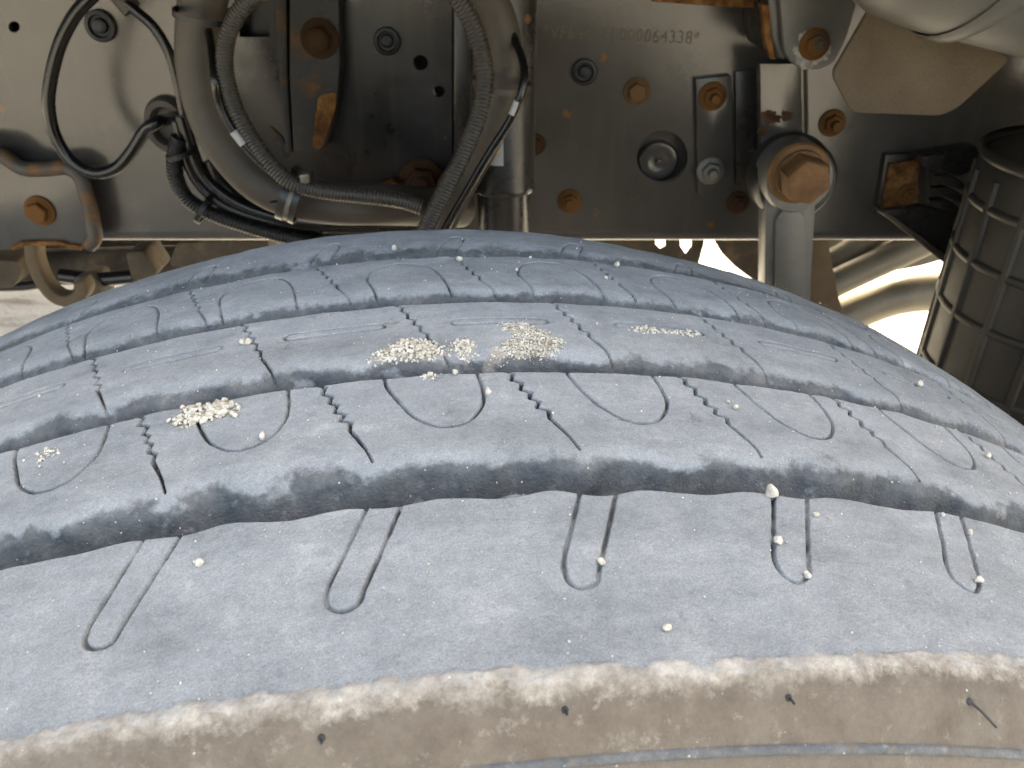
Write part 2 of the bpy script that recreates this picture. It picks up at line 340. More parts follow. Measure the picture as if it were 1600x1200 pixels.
# ================================================================== THE TYRE
R = 530.0                                          # mm
STEER = 0.1298
tyre = empty('truck_tyre', (0, 0, HUB_Z)); tyre.rotation_euler = (0, 0, STEER)
tag(tyre, 'large worn truck tyre with dusty grey ribbed tread filling the foreground', 'tyre')
TM = Matrix.Translation((0, 0, HUB_Z)) @ Matrix.Rotation(STEER, 4, 'Z')
def crown(w): return R - (w - 65.0) ** 2 / 1800.0
class VN:                                          # smooth value noise
    def __init__(s, seed): s.t = np.random.default_rng(seed).random((256, 256))
    def __call__(s, x, y):
        xi = np.floor(x).astype(int); yi = np.floor(y).astype(int); fx = x - xi; fy = y - yi
        fx = fx ** 3 * (fx * (fx * 6 - 15) + 10); fy = fy ** 3 * (fy * (fy * 6 - 15) + 10)
        g = lambda a, b: s.t[a & 255, b & 255]
        return (g(xi, yi) * (1 - fx) + g(xi + 1, yi) * fx) * (1 - fy) + (g(xi, yi + 1) * (1 - fx) + g(xi + 1, yi + 1) * fx) * fy * 1.0
    def fbm(s, x, y, o=4):
        r = 0; a = .5; n = 0
        for k in range(o): r = r + a * s(x * 2 ** k + 17 * k, y * 2 ** k + 31 * k); n += a; a *= .55
        return r / n - .5
V1, V2, V3 = VN(1), VN(2), VN(3)
def sstep(a, b, x): t = np.clip((x - a) / (b - a), 0, 1); return t * t * (3 - 2 * t)
GD = 12.0                                          # groove depth
L1S = [-119, -96.1, -85.5, -67.6, -57.4, -39.1, -24.7, -14.1, 1.9, 18.7, 33.1, 46.3, 59.4, 78.3, 91.8, 107.8, 120.9, 141.9, 160, 194.1]
L1W = [-20.9, -21.7, -21.2, -23.2, -21.6, -24.0, -22.7, -23.9, -22.3, -23.8, -21.6, -24.1, -22.1, -23.4, -21.4, -22.6, -20.7, -21.9, -20.4, -21.5]
def smooth_interp(s, xs, ys):
    xs = np.array(xs); ys = np.array(ys); s = np.asarray(s, float)
    i = np.clip(np.searchsorted(xs, s) - 1, 0, len(xs) - 2); t = np.clip((s - xs[i]) / (xs[i + 1] - xs[i]), 0, 1); t = t * t * (3 - 2 * t)
    return ys[i] * (1 - t) + ys[i + 1] * t
def lip_wave(s, ph, amp): return amp * (np.sin(2 * PI * s / 29.5 + ph) * .6 + 2.2 * V3.fbm(s / 17.0 + ph * 9, s * 0 + ph, 3))
RIBS = {
    1: dict(far=lambda s: smooth_interp(s, L1S, L1W), near=None, rng=(-150, 230), ds=.30, dw=.28),
    2: dict(far=lambda s: 37.8 + lip_wave(s, 1.0, .5), near=lambda s: -8.6 + lip_wave(s, 2.1, 2.0), ew=10, eh=5.2, rng=(-175, 285), ds=.36, dw=.34),
    3: dict(far=lambda s: 93.3 + lip_wave(s, 3.0, .5), near=lambda s: 47.5 + lip_wave(s, 4.2, 1.7), ew=11, eh=6.0, rng=(-200, 320), ds=.45, dw=.42),
    4: dict(far=lambda s: 149.0 + lip_wave(s, 5.0, .8), near=lambda s: 103 + lip_wave(s, 6.0, 1.5), ew=11, eh=6.0, rng=(-225, 345), ds=.55, dw=.5),
    5: dict(far=None, near=lambda s: 160.5 + lip_wave(s, 7.0, 1.0), ew=17, eh=8, rng=(-240, 350), ds=.7, dw=.6),
}
SIPE = {  # zigzag cuts: far end s, near end s
    2: ([-154.5, -94.9, -35.8, 26.7, 88.1, 149.8, 211, 272], [-137, -77.2, -17.6, 44.0, 103.2, 162.5, 223.5, 285], 38, -4.2, 5),
    3: ([-188, -128.4, -69.3, -9.4, 52.1, 115.4, 177, 238, 299], [-169, -109, -51.2, 8.3, 67.1, 129.5, 191, 252, 313], 93.5, 46.5, 5),
    4: ([-220, -161, -103.3, -46.1, 16.2, 81.3, 143, 204, 265, 326], [-200, -140.2, -84.9, -27.2, 31.5, 92, 154, 215, 276, 337], 149.5, 101.5, 5),
}
def zigzag(sf, sn, wf, wn, n, seed):
    """a saw-toothed cut: long flanks and short steps, then a smooth tail"""
    r = random.Random(seed); L = wf - wn; pts = []; sl = (sn - sf); zone = .62
    P = lambda t, a: (sf + sl * t + a, wf - L * t)
    pts.append(P(0, 0)); st = zone / n
    for i in range(n):
        a = r.uniform(1.0, 1.6) * (1 if wf < 60 else .75); t = st * (i + .25 + r.uniform(-.08, .08))
        pts.append(P(t, -a)); pts.append(P(t + st * .30, a * .9)); 
    pts += [P(zone + .03, -.6), P(.75, -.1), P(.88, .3), P(1, 0)]
    return pts
def smooth_poly(pts, n=10):
    return [(p.x, p.y) for p in spline([Vector((a, b, 0)) for a, b in pts], 1.0)]
CUTS = {k: [] for k in RIBS}                       # (polyline, half width, depth)
for k, (sf, sn, wf, wn, n) in SIPE.items():
    for i, (a, b) in enumerate(zip(sf, sn)):
        CUTS[k].append((zigzag(a, b, wf + 1.5, wn, n, k * 31 + i), (.44 if k == 2 else .30 if k == 3 else .24), (4.2 if k == 2 else 3.2), wn))
for a in SIPE[2][0]:
    j = lambda: random.uniform(-.5, .5)
    CUTS[2].append((smooth_poly([(a - 40.8, 39.5), (a - 39.6 + j(), 33), (a - 36.5, 24.5), (a - 31.5, 15), (a - 24, 9.2), (a - 15.5, 10.5), (a - 10, 18.5), (a - 8.8, 27), (a - 10, 39.5)]), .38, 2.6))
for a in SIPE[3][0]:
    c = 75.6; x0, x1, h = a - 41.5, a - 4.6, 2.3
    pts = [(x0 + 2, c - h), (x1 - 2, c - h + .3), (x1 - .3, c - 1.2), (x1, c + .4), (x1 - .6, c + 1.8), (x1 - 2.4, c + h), (x0 + 2, c + h), (x0 + .3, c + 1), (x0, c - .4), (x0 + .6, c - 1.7), (x0 + 2, c - h)]
    CUTS[3].append((pts, .34, 2.0))
for a in SIPE[4][0]:
    CUTS[4].append((smooth_poly([(a - 33.5, 104), (a - 35, 112), (a - 38, 126), (a - 34.5, 137), (a - 24, 142.5), (a - 14, 139), (a - 8, 128), (a - 4.5, 112), (a - 3.5, 104)]), .30, 2.6))
for (p0, p1, p2, p3, p4) in (
        [(-79.2, -21), (-87.4, -48.8), (-84, -54.6), (-79.8, -53.0), (-68.3, -21)],
        [(-18.2, -21), (-29.1, -50.7), (-25, -55.9), (-20.5, -53.6), (-8.7, -21)],
        [(41.1, -21), (31.1, -47.6), (34, -55.3), (39, -53.1), (51.8, -21)],
        [(100.6, -20), (89.5, -48.1), (93.9, -54.2), (98.9, -50.2), (111.7, -20)],
        [(159.0, -18), (145.5, -47.6), (151.8, -52.0), (157.1, -45.9), (168.7, -18)],
        [(-139, -20), (-148, -48.8), (-144, -54.6), (-140, -53.0), (-128.3, -20)], [(219.0, -18), (206, -47.6), (211.8, -52.0), (217.1, -45.9), (229, -18)]):
    q = lambda a, b, t: (a[0] + (b[0] - a[0]) * t, a[1] + (b[1] - a[1]) * t)
    CUTS[1].append((smooth_poly([p0, q(p0, p1, .3), q(p0, p1, .6), q(p0, p1, .93), (p1[0] * .5 + p2[0] * .5 - 1.2, p1[1] * .4 + p2[1] * .6), p2, (p3[0] - .4, p3[1] - .9), q(p4, p3, .9), q(p4, p3, .6), q(p4, p3, .3), p4]), .46, 2.1))
for i in range(-5, 7):
    a = 6 + 60.5 * i
    CUTS[5].append((smooth_poly([(a, 156), (a + 4, 166), (a + 9, 177), (a + 13, 183), (a + 17, 182), (a + 17, 176), (a + 13, 165), (a + 10, 156)]), .30, 2.0))
def seg_dist(S, W, a, b):
    ax, ay = a; bx, by = b; dx, dy = bx - ax, by - ay; l = dx * dx + dy * dy + 1e-9
    t = np.clip(((S - ax) * dx + (W - ay) * dy) / l, 0, 1)
    return np.hypot(S - ax - t * dx, W - ay - t * dy)
PILES = [([(-82, 31), (-78, 35.5), (-66, 36.5), (-61, 32), (-62, 28), (-70, 27), (-73, 24.5), (-79, 28)], .55), ([(-20, 51), (-13, 58), (-5, 63), (2, 60), (8, 52), (2, 50), (-10, 51)], .8),
         ([(10, 58), (14, 60.5), (17, 58), (18, 52), (14, 49), (10.5, 53)], .75), ([(28, 72), (37, 73), (45, 66), (50, 58), (45, 51.5), (38, 50), (30, 50), (22, 46), (20, 49), (26, 56), (33, 60), (33, 66)], 1.0),
         ([(79, 72.5), (86, 75), (95, 73.5), (108, 75.5), (109, 73), (100, 71.5), (92, 71), (82, 70.5)], .7)]
def profile(k, s):
    """columns across rib k at arc positions s -> W (n,m), depth below crown (n,m), far-wall flag"""
    q = RIBS[k]; s = np.asarray(s)[:, None]; one = np.ones_like(s)
    Ws, Ds = [], []
    if k == 5:                                      # inner shoulder: up from the inner edge
        edge = 203.0
        for t in np.linspace(0, 1, 14):
            a = (1 - t) * PI / 2; Ws.append(one * (edge + 4 * math.sin(a) - 6 + 2)); Ds.append(one * (9 * (1 - math.cos(a))))
        wf = one * 199.0
    else:
        wf = q['far'](s)
        for t in np.linspace(0, 1, 12)[:-1]:
            Ws.append(wf + 1.4 * (1 - t)); Ds.append(one * (GD * (1 - t) + .5 * t))
        for t in (0, .5, 1.0):
            Ws.append(wf - .5 * t); Ds.append(one * (.5 * (1 - t) ** 2))
        wf = wf - .5
    if k == 1:
        wn = one * -73.0
    else:
        wn = q['near'](s)
    n = int(abs(q.get('w0', 1)) and (float(np.mean(wf - wn))) / q['dw'])
    ew, eh = q.get('ew', 0), q.get('eh', 0)
    if k != 1: eh = eh * (1 + 1.1 * V2.fbm(s / 26.0, s * 0 + k, 3)); ew = ew * (1 + .9 * V2.fbm(s / 22.0, s * 0 + 5 + k, 3))
    for j in range(1, n + 1):
        t = j / n; W_ = wf * (1 - t) + wn * t; Ws.append(W_)
        if k == 1: Ds.append(0 * one)
        else:
            u = np.clip(1 - (W_ - wn) / ew, 0, 1); Ds.append(eh * (1 - np.sqrt(1 - (u * .985) ** 2)))
    if k == 1:                                      # shoulder rounds over towards the sidewall
        shp = [(-73, R - (73 + 65.0) ** 2 / 1800), (-76, R - 11.2), (-79, R - 12.6), (-81.6, R - 14.3), (-83.8, R - 16.6), (-86.6, R - 20.6), (-89.0, R - 24.4), (-89.6, R - 25.6)]
        for a, b in zip(shp, shp[1:]):
            m_ = max(2, int(math.hypot(b[0] - a[0], b[1] - a[1]) / .3))
            for j in range(1, m_ + 1):
                w_ = a[0] + (b[0] - a[0]) * j / m_; r_ = a[1] + (b[1] - a[1]) * j / m_
                Ws.append(one * w_); Ds.append(one * (R - (w_ - 65.0) ** 2 / 1800 - r_))
    else:
        d0 = Ds[-1]; w0 = Ws[-1]
        for t in np.linspace(0, 1, 16)[1:]:
            Ws.append(w0 - 3.0 * t); Ds.append(d0 + (GD - d0) * t)
    return np.concatenate(np.broadcast_arrays(*[x + 0 * s for x in Ws], ), 1) if False else np.hstack([x + 0 * s for x in Ws]), np.hstack([x + 0 * s for x in Ds])
def surface(k, s, cuts=True):
    W_, D = profile(k, s); S = np.asarray(s)[:, None] + 0 * W_
    top = np.exp(-np.maximum(D, 0) / 3.0) if k > 1 else 1 + 0 * D
    D0 = D.copy()
    D = D + top * (-.9 * V1.fbm(S / 24.0, W_ / 20.0 + 9 * k, 4) - .35 * V2.fbm(S / 5.0, W_ / 5.0, 4))      # uneven wear
    D = D + (1 - top) * .9 * V3.fbm(S / 7.0, (W_ + D0) / 5.0 + k, 4)
    cutd = np.zeros_like(D)
    if cuts:
        for cut in CUTS[k]:
            pts, hw, dep = cut[:3]
            P = np.array(pts); lo = P.min(0) - 2.5; hi = P.max(0) + 2.5
            r0, r1 = np.searchsorted(s, [lo[0], hi[0]])
            if r1 - r0 < 2: continue
            Ss = S[r0:r1]; Wl = W_[r0:r1]
            js = np.where((Wl.max(0) > lo[1]) & (Wl.min(0) < hi[1]))[0]
            if not len(js): continue
            j0, j1 = js[0], js[-1] + 1
            d = np.full((r1 - r0, j1 - j0), 9.0)
            for a, b in zip(pts, pts[1:]): np.minimum(d, seg_dist(Ss[:, j0:j1], Wl[:, j0:j1], a, b), out=d)
            wv = hw * (1 + .8 * V2.fbm(Ss[:, j0:j1] / 3.0, Wl[:, j0:j1] / 3.0, 2))
            if len(cut) > 3: wv = wv * np.clip((Wl[:, j0:j1] - cut[3]) / 12, .3, 1)
            fill = np.clip((.12 if len(cut) > 3 else .26) + V1.fbm(Ss[:, j0:j1] / 9.0 + 40, Wl[:, j0:j1] / 9.0, 2) * 2.0, 0, .45)     # dirt packed in some stretches
            c = dep * (1 - fill) * (1 - sstep(wv * .6, wv + .28, d)) + .05 * np.exp(-(d / 1.4) ** 2)
            cutd[r0:r1, j0:j1] = np.maximum(cutd[r0:r1, j0:j1], c * top[r0:r1, j0:j1])
    nn = 2.6 * V1.fbm(S / 13.0, W_ / 13.0 + 3 * k, 4)
    nn = nn * (.8 if k < 4 else .5) + (.5 if k < 4 else .2 if k == 4 else 0) * np.sin(2 * PI * S / 41.0 + 2 * k) - (.3 if k == 5 else 0)
    dust = 1 - sstep(.1 + nn, 3.4 + nn, D0 + np.maximum(0, cutd - .25) * 1.3)
    dust = np.clip(dust + np.clip(V3.fbm(S / 11.0 + 5, (W_ - D0) / 11.0, 4) * 3.0 - .35, 0, .7), 0, 1)      # dust caught on the walls
    mud = np.zeros_like(D); crust = np.zeros_like(D)
    if k == 1:
        e = W_ - (np.interp(S, [-100, -43, 14, 44, 77, 113, 155, 200], [-72.6, -73.6, -75, -75.6, -74.6, -73, -70.7, -69.5]) + 73.8) + 2.2 * V2.fbm(S / 30.0, S * 0, 2) + 2.8 * V1.fbm(S / 6.0, W_ / 6.0, 4)
        crust = sstep(-73.6, -75.6, e) * (1 - .85 * sstep(-76.0, -83.0, e)) + .12 * np.clip(V3.fbm(S / 25.0, W_ / 10.0, 3) * 3, 0, .5) * sstep(-77, -79, e); mud = sstep(-76.5, -78.5, e)
        dust = np.where(W_ < -70, 1.0, dust)
        D = D - 1.1 * sstep(-73.6, -75.6, e) * (1 - sstep(-77, -80, e)) * (.45 + V1.fbm(S / 3.0, W_ / 3.0, 4))
    for poly, amt in PILES:
        P = np.array(poly, float); lo, hi = P.min(0) - 4, P.max(0) + 4
        r0, r1 = np.searchsorted(s, [lo[0], hi[0]])
        js = np.where((W_.max(0) > lo[1]) & (W_.min(0) < hi[1]))[0]
        if r1 - r0 < 2 or len(js) < 2: continue
        a_, b_ = js[0], js[-1] + 1; x, y = S[r0:r1, a_:b_], W_[r0:r1, a_:b_]; ins = np.zeros(x.shape, bool); d = np.full(x.shape, 99.0)
        for i in range(len(P)):
            p, q_ = P[i - 1], P[i]; np.minimum(d, seg_dist(x, y, p, q_), out=d)
            if p[1] != q_[1]: ins ^= ((p[1] > y) != (q_[1] > y)) & (x < (q_[0] - p[0]) * (y - p[1]) / (q_[1] - p[1]) + p[0])
        crust[r0:r1, a_:b_] = np.maximum(crust[r0:r1, a_:b_], amt * sstep(-1.5, 1.2, np.where(ins, d, -d) + 3 * V1.fbm(x / 2.5, y / 2.5, 3)))
    if k == 5: D = D + 2.6 * sstep(50, 150, S) * (1 - sstep(225, 300, S)) * sstep(155, 180, W_) - 1.0 * (1 - sstep(-40, 70, S)) * sstep(-160, -60, S) * sstep(170, 190, W_)     # uneven shoulder wear
    r = R - (W_ - 65.0) ** 2 / 1800.0 - D - cutd
    th = S / R
    X = np.stack([r * np.sin(th), W_, r * np.cos(th)], -1) * MM
    return X, S, W_, dust, mud, crust
def grid_normals(X):
    a = np.gradient(X, axis=0); b = np.gradient(X, axis=1); n = np.cross(a, b)
    n /= np.linalg.norm(n, axis=-1, keepdims=True) + 1e-12
    return n
def grid_mesh(name, X, N, attrs, fmask, m, parent):
    ns, nw = X.shape[:2]; idx = np.arange(ns * nw).reshape(ns, nw)
    quads = np.stack([idx[:-1, :-1], idx[1:, :-1], idx[1:, 1:], idx[:-1, 1:]], -1)[fmask]
    used, inv = np.unique(quads.ravel(), return_inverse=True)
    me = bpy.data.meshes.new(name); nf = len(quads)
    me.vertices.add(len(used)); me.vertices.foreach_set('co', X.reshape(-1, 3)[used].astype(np.float32).ravel())
    me.loops.add(nf * 4); me.loops.foreach_set('vertex_index', inv.astype(np.int32))
    me.polygons.add(nf); me.polygons.foreach_set('loop_start', np.arange(0, nf * 4, 4, dtype=np.int32))
    me.polygons.foreach_set('use_smooth', np.ones(nf, bool))
    me.update(calc_edges=True)
    for an, av in attrs.items():
        a = me.attributes.new(an, 'FLOAT', 'POINT'); a.data.foreach_set('value', av.reshape(-1)[used].astype(np.float32))
    me.normals_split_custom_set_from_vertices(N.reshape(-1, 3)[used].astype(np.float32))
    me.materials.append(m)
    o = bpy.data.objects.new(name, me); COL.objects.link(o); o.parent = parent
    return o
CIRC = 2 * PI * R
for k, q in RIBS.items():
    s = np.arange(q['rng'][0], q['rng'][1] + .01, q['ds'])
    X, S, W_, dust, mud, crust = surface(k, s)
    N = grid_normals(X)
    A = dict(dust=dust, mud=mud, crust=crust)
    sc = np.linspace(q['rng'][1], q['rng'][0] + CIRC, 420)
    Xc, Sc, Wc, dc, mc, cc = surface(k, sc, cuts=False)
    Nc = grid_normals(Xc)
    st = [0] + list(range(3, Xc.shape[1] - 1, 5)) + [Xc.shape[1] - 1]
    full = lambda a: np.ones((a.shape[0] - 1, a.shape[1] - 1), bool)
    Xc = Xc[:, st]; sub = {n_: v_[:, st] for n_, v_ in dict(dust=dc, mud=mc, crust=cc).items()}
    rib = grid_mesh('tread_rib', Xc, Nc[:, st], sub, full(Xc), M['tread'], tyre)
    cs = (S[:-1, :-1] + S[1:, 1:]) / 2; cw = (W_[:-1, :-1] + W_[1:, 1:]) / 2
    if k in SIPE:
        sf, sn, wf, wn, _ = SIPE[k]; blk = np.zeros(cs.shape, int)
        for a, b in zip(sf, sn): blk += cs > (a + (b - a) * np.clip((wf - cw) / (wf - wn), 0, 1.1))
        for b in np.unique(blk): grid_mesh('tread_block', X, N, A, blk == b, M['tread'], rib)
    else:
        grid_mesh('tread_strip', X, N, A, full(X), M['tread'], rib)
    q['S'] = s
def tread_point(s, w, lift=0):
    """a point on the tread (mm) in world space, and its outward direction"""
    d = 0
    for k, q in RIBS.items():
        f = q['far'](np.array([s]))[0] if q['far'] else 200; n = q['near'](np.array([s]))[0] if q['near'] else -82
        if n - 3 <= w <= f:
            if k != 1:
                u = min(1, max(0, 1 - (w - n) / q['ew'])); d = q['eh'] * (1 - math.sqrt(1 - (u * .98) ** 2)) + (3 if w < n else 0)
            break
    else: d = GD
    r = crown(w) - d + lift; th = s / R
    p = Vector((r * math.sin(th), w, r * math.cos(th))) * MM
    return TM @ p, (TM.to_3x3() @ Vector((math.sin(th), 0, math.cos(th))))
# groove floors (carcass) and sidewalls
def ring(name, prof, m, ncirc=720, attrs=None, fine=None):
    """prof in (w, r) mm"""
    P = np.array(prof); th = np.linspace(-PI, PI, ncirc + 1)
    if fine is not None: th = fine
    r = P[None, :, 1] + 0 * th[:, None]; w_ = P[None, :, 0] + 0 * th[:, None]
    X = np.stack([r * np.sin(th)[:, None], w_, r * np.cos(th)[:, None]], -1) * MM
    N = grid_normals(X); z = np.zeros(X.shape[:2])
    a = dict(dust=z, mud=z, crust=z)
    if attrs: a.update({n_: v_(th[:, None] * R, w_, r) for n_, v_ in attrs.items()})
    return grid_mesh(name, X, N, a, np.ones((X.shape[0] - 1, X.shape[1] - 1), bool), m, tyre)
for lo, hi in ((-25.5, -8), (36, 45), (91, 101), (146, 160)):
    ring('groove_floor', [(w_, crown(w_) - GD + .3) for w_ in np.linspace(hi, lo, 8)], M['tread'],
         attrs=dict(dust=lambda s, w_, r: np.clip(.35 + 1.8 * V1.fbm(s / 12, w_ / 12, 4), 0, 1)))
swp = [(-88.4, R - 24.9), (-89.9, R - 24.9), (-90.7, R - 25.5), (-91.0, R - 26.4), (-90.6, R - 27.0)]
swp += [(-92.4, R - 30), (-95, R - 36), (-98, R - 46), (-101, R - 62), (-103, R - 85), (-103, R - 115), (-99, R - 150), (-92, R - 185), (-84, R - 215), (-78, R - 238), (-72, R - 242)]
def densify(p, st=.4, lim=5):
    out = []
    for i, (a, b) in enumerate(zip(p, p[1:])):
        d = math.hypot(b[0] - a[0], b[1] - a[1]); n = max(1, int(d / (st if i < lim else 6)))
        out += [(a[0] + (b[0] - a[0]) * t / n, a[1] + (b[1] - a[1]) * t / n) for t in range(n)]
    return out + [p[-1]]
def sw_mud(s, w_, r):
    return np.where((r > R - 27.2), .25 + .9 * np.clip(V1.fbm(s / 3.0, r, 3), -.2, .4), 1.0) + 0 * s
def sw_crust(s, w_, r): return np.clip(V2.fbm(s / 22, r / 9, 3) * 1.4 - .1, 0, .35)
th_f = np.concatenate([np.linspace(-PI, -.42, 260), np.arange(-.418, .52, .0009), np.linspace(.522, PI, 260)])
ring('sidewall', densify(swp), M['tread'], fine=th_f, attrs=dict(mud=sw_mud, crust=sw_crust))
inn = [(212 - 78 - 78 + 76, R - 242)] if False else [(128 - x * 0 + (-1) * (x + 0) - 0, y) for x, y in [(-72, R - 242), (-78, R - 238), (-84, R - 215), (-92, R - 185), (-99, R - 150), (-103, R - 115), (-103, R - 85), (-101, R - 62), (-96, R - 40), (-88, R - 24), (-66, crown(194) - 9)]]
inn = [(w_ if i < len(inn) - 1 else 196.0, r_) for i, (w_, r_) in enumerate(inn)]
ring('sidewall', densify(inn, 4, 0), M['tread'], ncirc=360, attrs=dict(mud=lambda s, w_, r: .8 + 0 * s + 0 * w_))
# rubber moulding hairs on the sidewall
def sw_point(s, w_, drop):
    th = s / R; r = R - drop
    return Vector((r * math.sin(th), w_, r * math.cos(th))) * MM
M['rubber'] = mat('clean_black_rubber', [(.3, (.015, .016, .019)), (.7, (.03, .031, .034))], 200, .6)
for s0, w0, dr, ln in ((-29.1, -83.6, 16.4, 2.2), (25.6, -83.6, 16.4, 2.2), (80.5, -83.4, 16.2, 3.0), (131.5, -83.4, 16.2, 5.6), (57.5, -94.0, 34, 2.0)):
    d = Vector((.0, -.8, .55)) if ln < 5 else Vector((.45, -.75, -.1))
    p0 = sw_point(s0, w0, dr)
    pts = [p0 - d * .001, p0 + d * ln * .5 * MM, p0 + (d + (Vector((.55, .0, -.75)) if ln > 5 else Vector((.1, 0, -.3)))) * ln * MM]
    v, f = sweep(pts, .32 * MM, sides=8, step=.0006)
    o = mesh_obj('rubber_hair', v, f, M['rubber']); o.parent = tyre
    v, f = lathe([(1.0 * MM, -.6 * MM), (.8 * MM, .2 * MM), (.4 * MM, .5 * MM), (0, .55 * MM)], p0, d, 12)
    o2 = mesh_obj('hair_base', v, f, M['rubber']); o2.parent = o
# wheel inside the tyre
v, f = lathe([(.293, -.074), (.300, -.082), (.296, -.088), (.283, -.078), (.27, -.03), (.25, .03), (.20, .05), (.17, .02), (.12, .015), (.12, -.05), (.09, -.065), (0, -.066)], (0, 0, 0), (0, 1, 0), 64)
o = mesh_obj('wheel_rim', v, f, M['rim']); o.parent = tyre
v, f = lathe([(.27, -.03), (.262, .14), (.283, .19), (.296, .20), (.30, .196), (.293, .186)], (0, 0, 0), (0, 1, 0), 64)
o = mesh_obj('rim_barrel', v, f, M['rim']); o.parent = tyre

# ================================================================== CHASSIS RAIL
YR = 0.744
Z_BOT = at(800, 381, YR).z; Z_TOP = 1.128; BR = .016
rail = empty('chassis_rail', (0, YR, Z_BOT)); tag(rail, 'long grey painted steel chassis rail with bolts and holes behind the tyre', 'chassis rail')
holes = [circle_px(22, 42, 9, 20), circle_px(657, 98, 20, 24), circle_px(686, 143, 17, 20), circle_px(1035, 245, 40, 48, 41), [(372, -8), (423, -8), (423, 60), (372, 60)], circle_px(266, 192, 20, 28, 26)]
x0, x1 = -1.9, 1.9
outer = [Vector((x0, YR, Z_BOT + BR)), Vector((x1, YR, Z_BOT + BR)), Vector((x1, YR, Z_TOP - BR)), Vector((x0, YR, Z_TOP - BR))]
v, f = prism(outer, .008, [ppx(h, YR) for h in holes])
web = mesh_obj('web', v, f, M['rail'], rail, angle=30)
def bend(sign, zc):
    prof = [(BR * (1 - math.cos(a)), -sign * BR * math.sin(a)) for a in np.linspace(0, PI / 2, 10)] + [(.075, -sign * BR)]
    inner = [(p[0] + .008 * (1 - i / 10 if i < 10 else 0), p[1] + sign * .008 * (i / 10 if i < 10 else 1)) for i, p in enumerate(prof)]
    loop = prof + inner[::-1]; n = len(loop); v = []
    for x in (x0, x1): v += [Vector((x, YR + a, zc + b)) for a, b in loop]
    f = [(i, (i + 1) % n, (i + 1) % n + n, i + n) for i in range(n)]
    return v, f
v, f = bend(1, Z_BOT + BR); mesh_obj('bottom_flange', v, f, M['rail'], rail, angle=50)
v, f = bend(-1, Z_TOP - BR); mesh_obj('top_flange', v, f, M['rail'], rail, angle=50)

BOLT_MESH = {}
def bolt(kind, px, py, Y, rpx, m, parent, name='bolt', sub=True):
    """bolt standing out from the plane Y towards the viewer; rpx: outer radius in photo px"""
    key = (kind, m.name)
    if key not in BOLT_MESH:
        b = MB()
        if kind == 'plug':                           # flush flange with a recessed socket
            b.add(*lathe([(1.0, 0), (1.0, .22), (.93, .30), (.72, .34), (.66, .22), (.64, .12), (.5, .10), (.46, .30), (.40, .34), (.18, .36), (0, .36)], (0, 0, 0), (0, -1, 0), 28))
            b.add(*box((0, -.34, 0), (.5, .12, .16)))
        else:
            b.add(*lathe([(1.0, 0), (1.0, .12), (.95, .17), (.80, .22)] + ([(.74, .30)] if kind == 'hex' else [(.74, .26)]), (0, 0, 0), (0, -1, 0), 28))
            hx = lambda r, h, n=6: [(r, h)]
            v, f = lathe([(.70, .2), (.70, .66), (.62, .74), (.36, .75)], (0, 0, 0), (0, -1, 0), 6); b.add(v, f)
            if kind == 'stud': b.add(*lathe([(.36, .7), (.36, 1.25), (.30, 1.32), (0, 1.33)], (0, 0, 0), (0, -1, 0), 18))
            elif kind == 'nut': b.add(*lathe([(.40, .7), (.40, .92), (.32, .98), (0, .98)], (0, 0, 0), (0, -1, 0), 18))
            elif kind == 'dome': b.add(*lathe([(.66, .5), (.60, .85), (.4, 1.0), (0, 1.06)], (0, 0, 0), (0, -1, 0), 22))
        o = b.build(name, m, bevel=.03 if kind != 'plug' else 0, angle=35); BOLT_MESH[key] = o.data; 
    else:
        o = bpy.data.objects.new(name, BOLT_MESH[key]); COL.objects.link(o)
    o.location = at(px, py, Y) - Vector(parent.location) if False else at(px, py, Y)
    r = rpx * pxs(px, py, Y); o.scale = (r, r, r); o.rotation_euler = (0, random.uniform(0, 1.0), 0)
    set_parent(o, parent); return o
for px, py, r in ((158, 38, 24), (605, 62, 21), (913, 110, 20)): bolt('plug', px, py + 2, YR - (.0135 if px == 605 else .0005), r, M['black'], rail, 'plug_bolt')
for px, py, r, k in ((995, 139, 21, 'hex'), (890, 311, 19, 'nut'), (1152, 313, 18, 'nut'), (836, 222, 17, 'nut'), (1300, 189, 21, 'stud')):
    bolt(k, px, py + 3, YR - .0004, r, M[{995: 'rust_bolt', 1152: 'rust_dark', 836: 'rust_dark'}.get(px, 'rust')], rail)
mesh_obj('hole_shade_backing', *box((-.65, YR + .062, .99), (1.25, .004, .2)), M['black'], rail)  # black sheet added so the rail holes look deep in shade
# round boss seen through the big hole, black grommet around the cable hole
v, f = lathe([(.024, 0), (.024, .006), (.0215, .009), (.012, .0105), (.010, .0095), (.004, .0095), (.003, .0115), (0, .012)], at(1027, 249, YR + .030), (0, -1, 0), 30); mesh_obj('hole_boss', v, f, M['rail'], rail)
v, f = lathe([(.075, 0), (.075, .004), (0, .004)], at(1030, 250, YR + .034), (0, -1, 0), 30); mesh_obj('inner_plate', v, f, M['rail'], rail)
c = at(264, 194, YR - .001); rr = pxs(264, 194, YR)
v, f = lathe([(34 * rr, 0), (35 * rr, .005), (31 * rr, .012), (24 * rr, .012), (20 * rr, .006), (20 * rr, -.02)], (0, 0, 0), (0, -1, 0), 36)
gr = mesh_obj('grommet', [Vector((a.x, a.y, a.z * 1.25)) + c for a in v], f[:-1], M['hose'], rail)
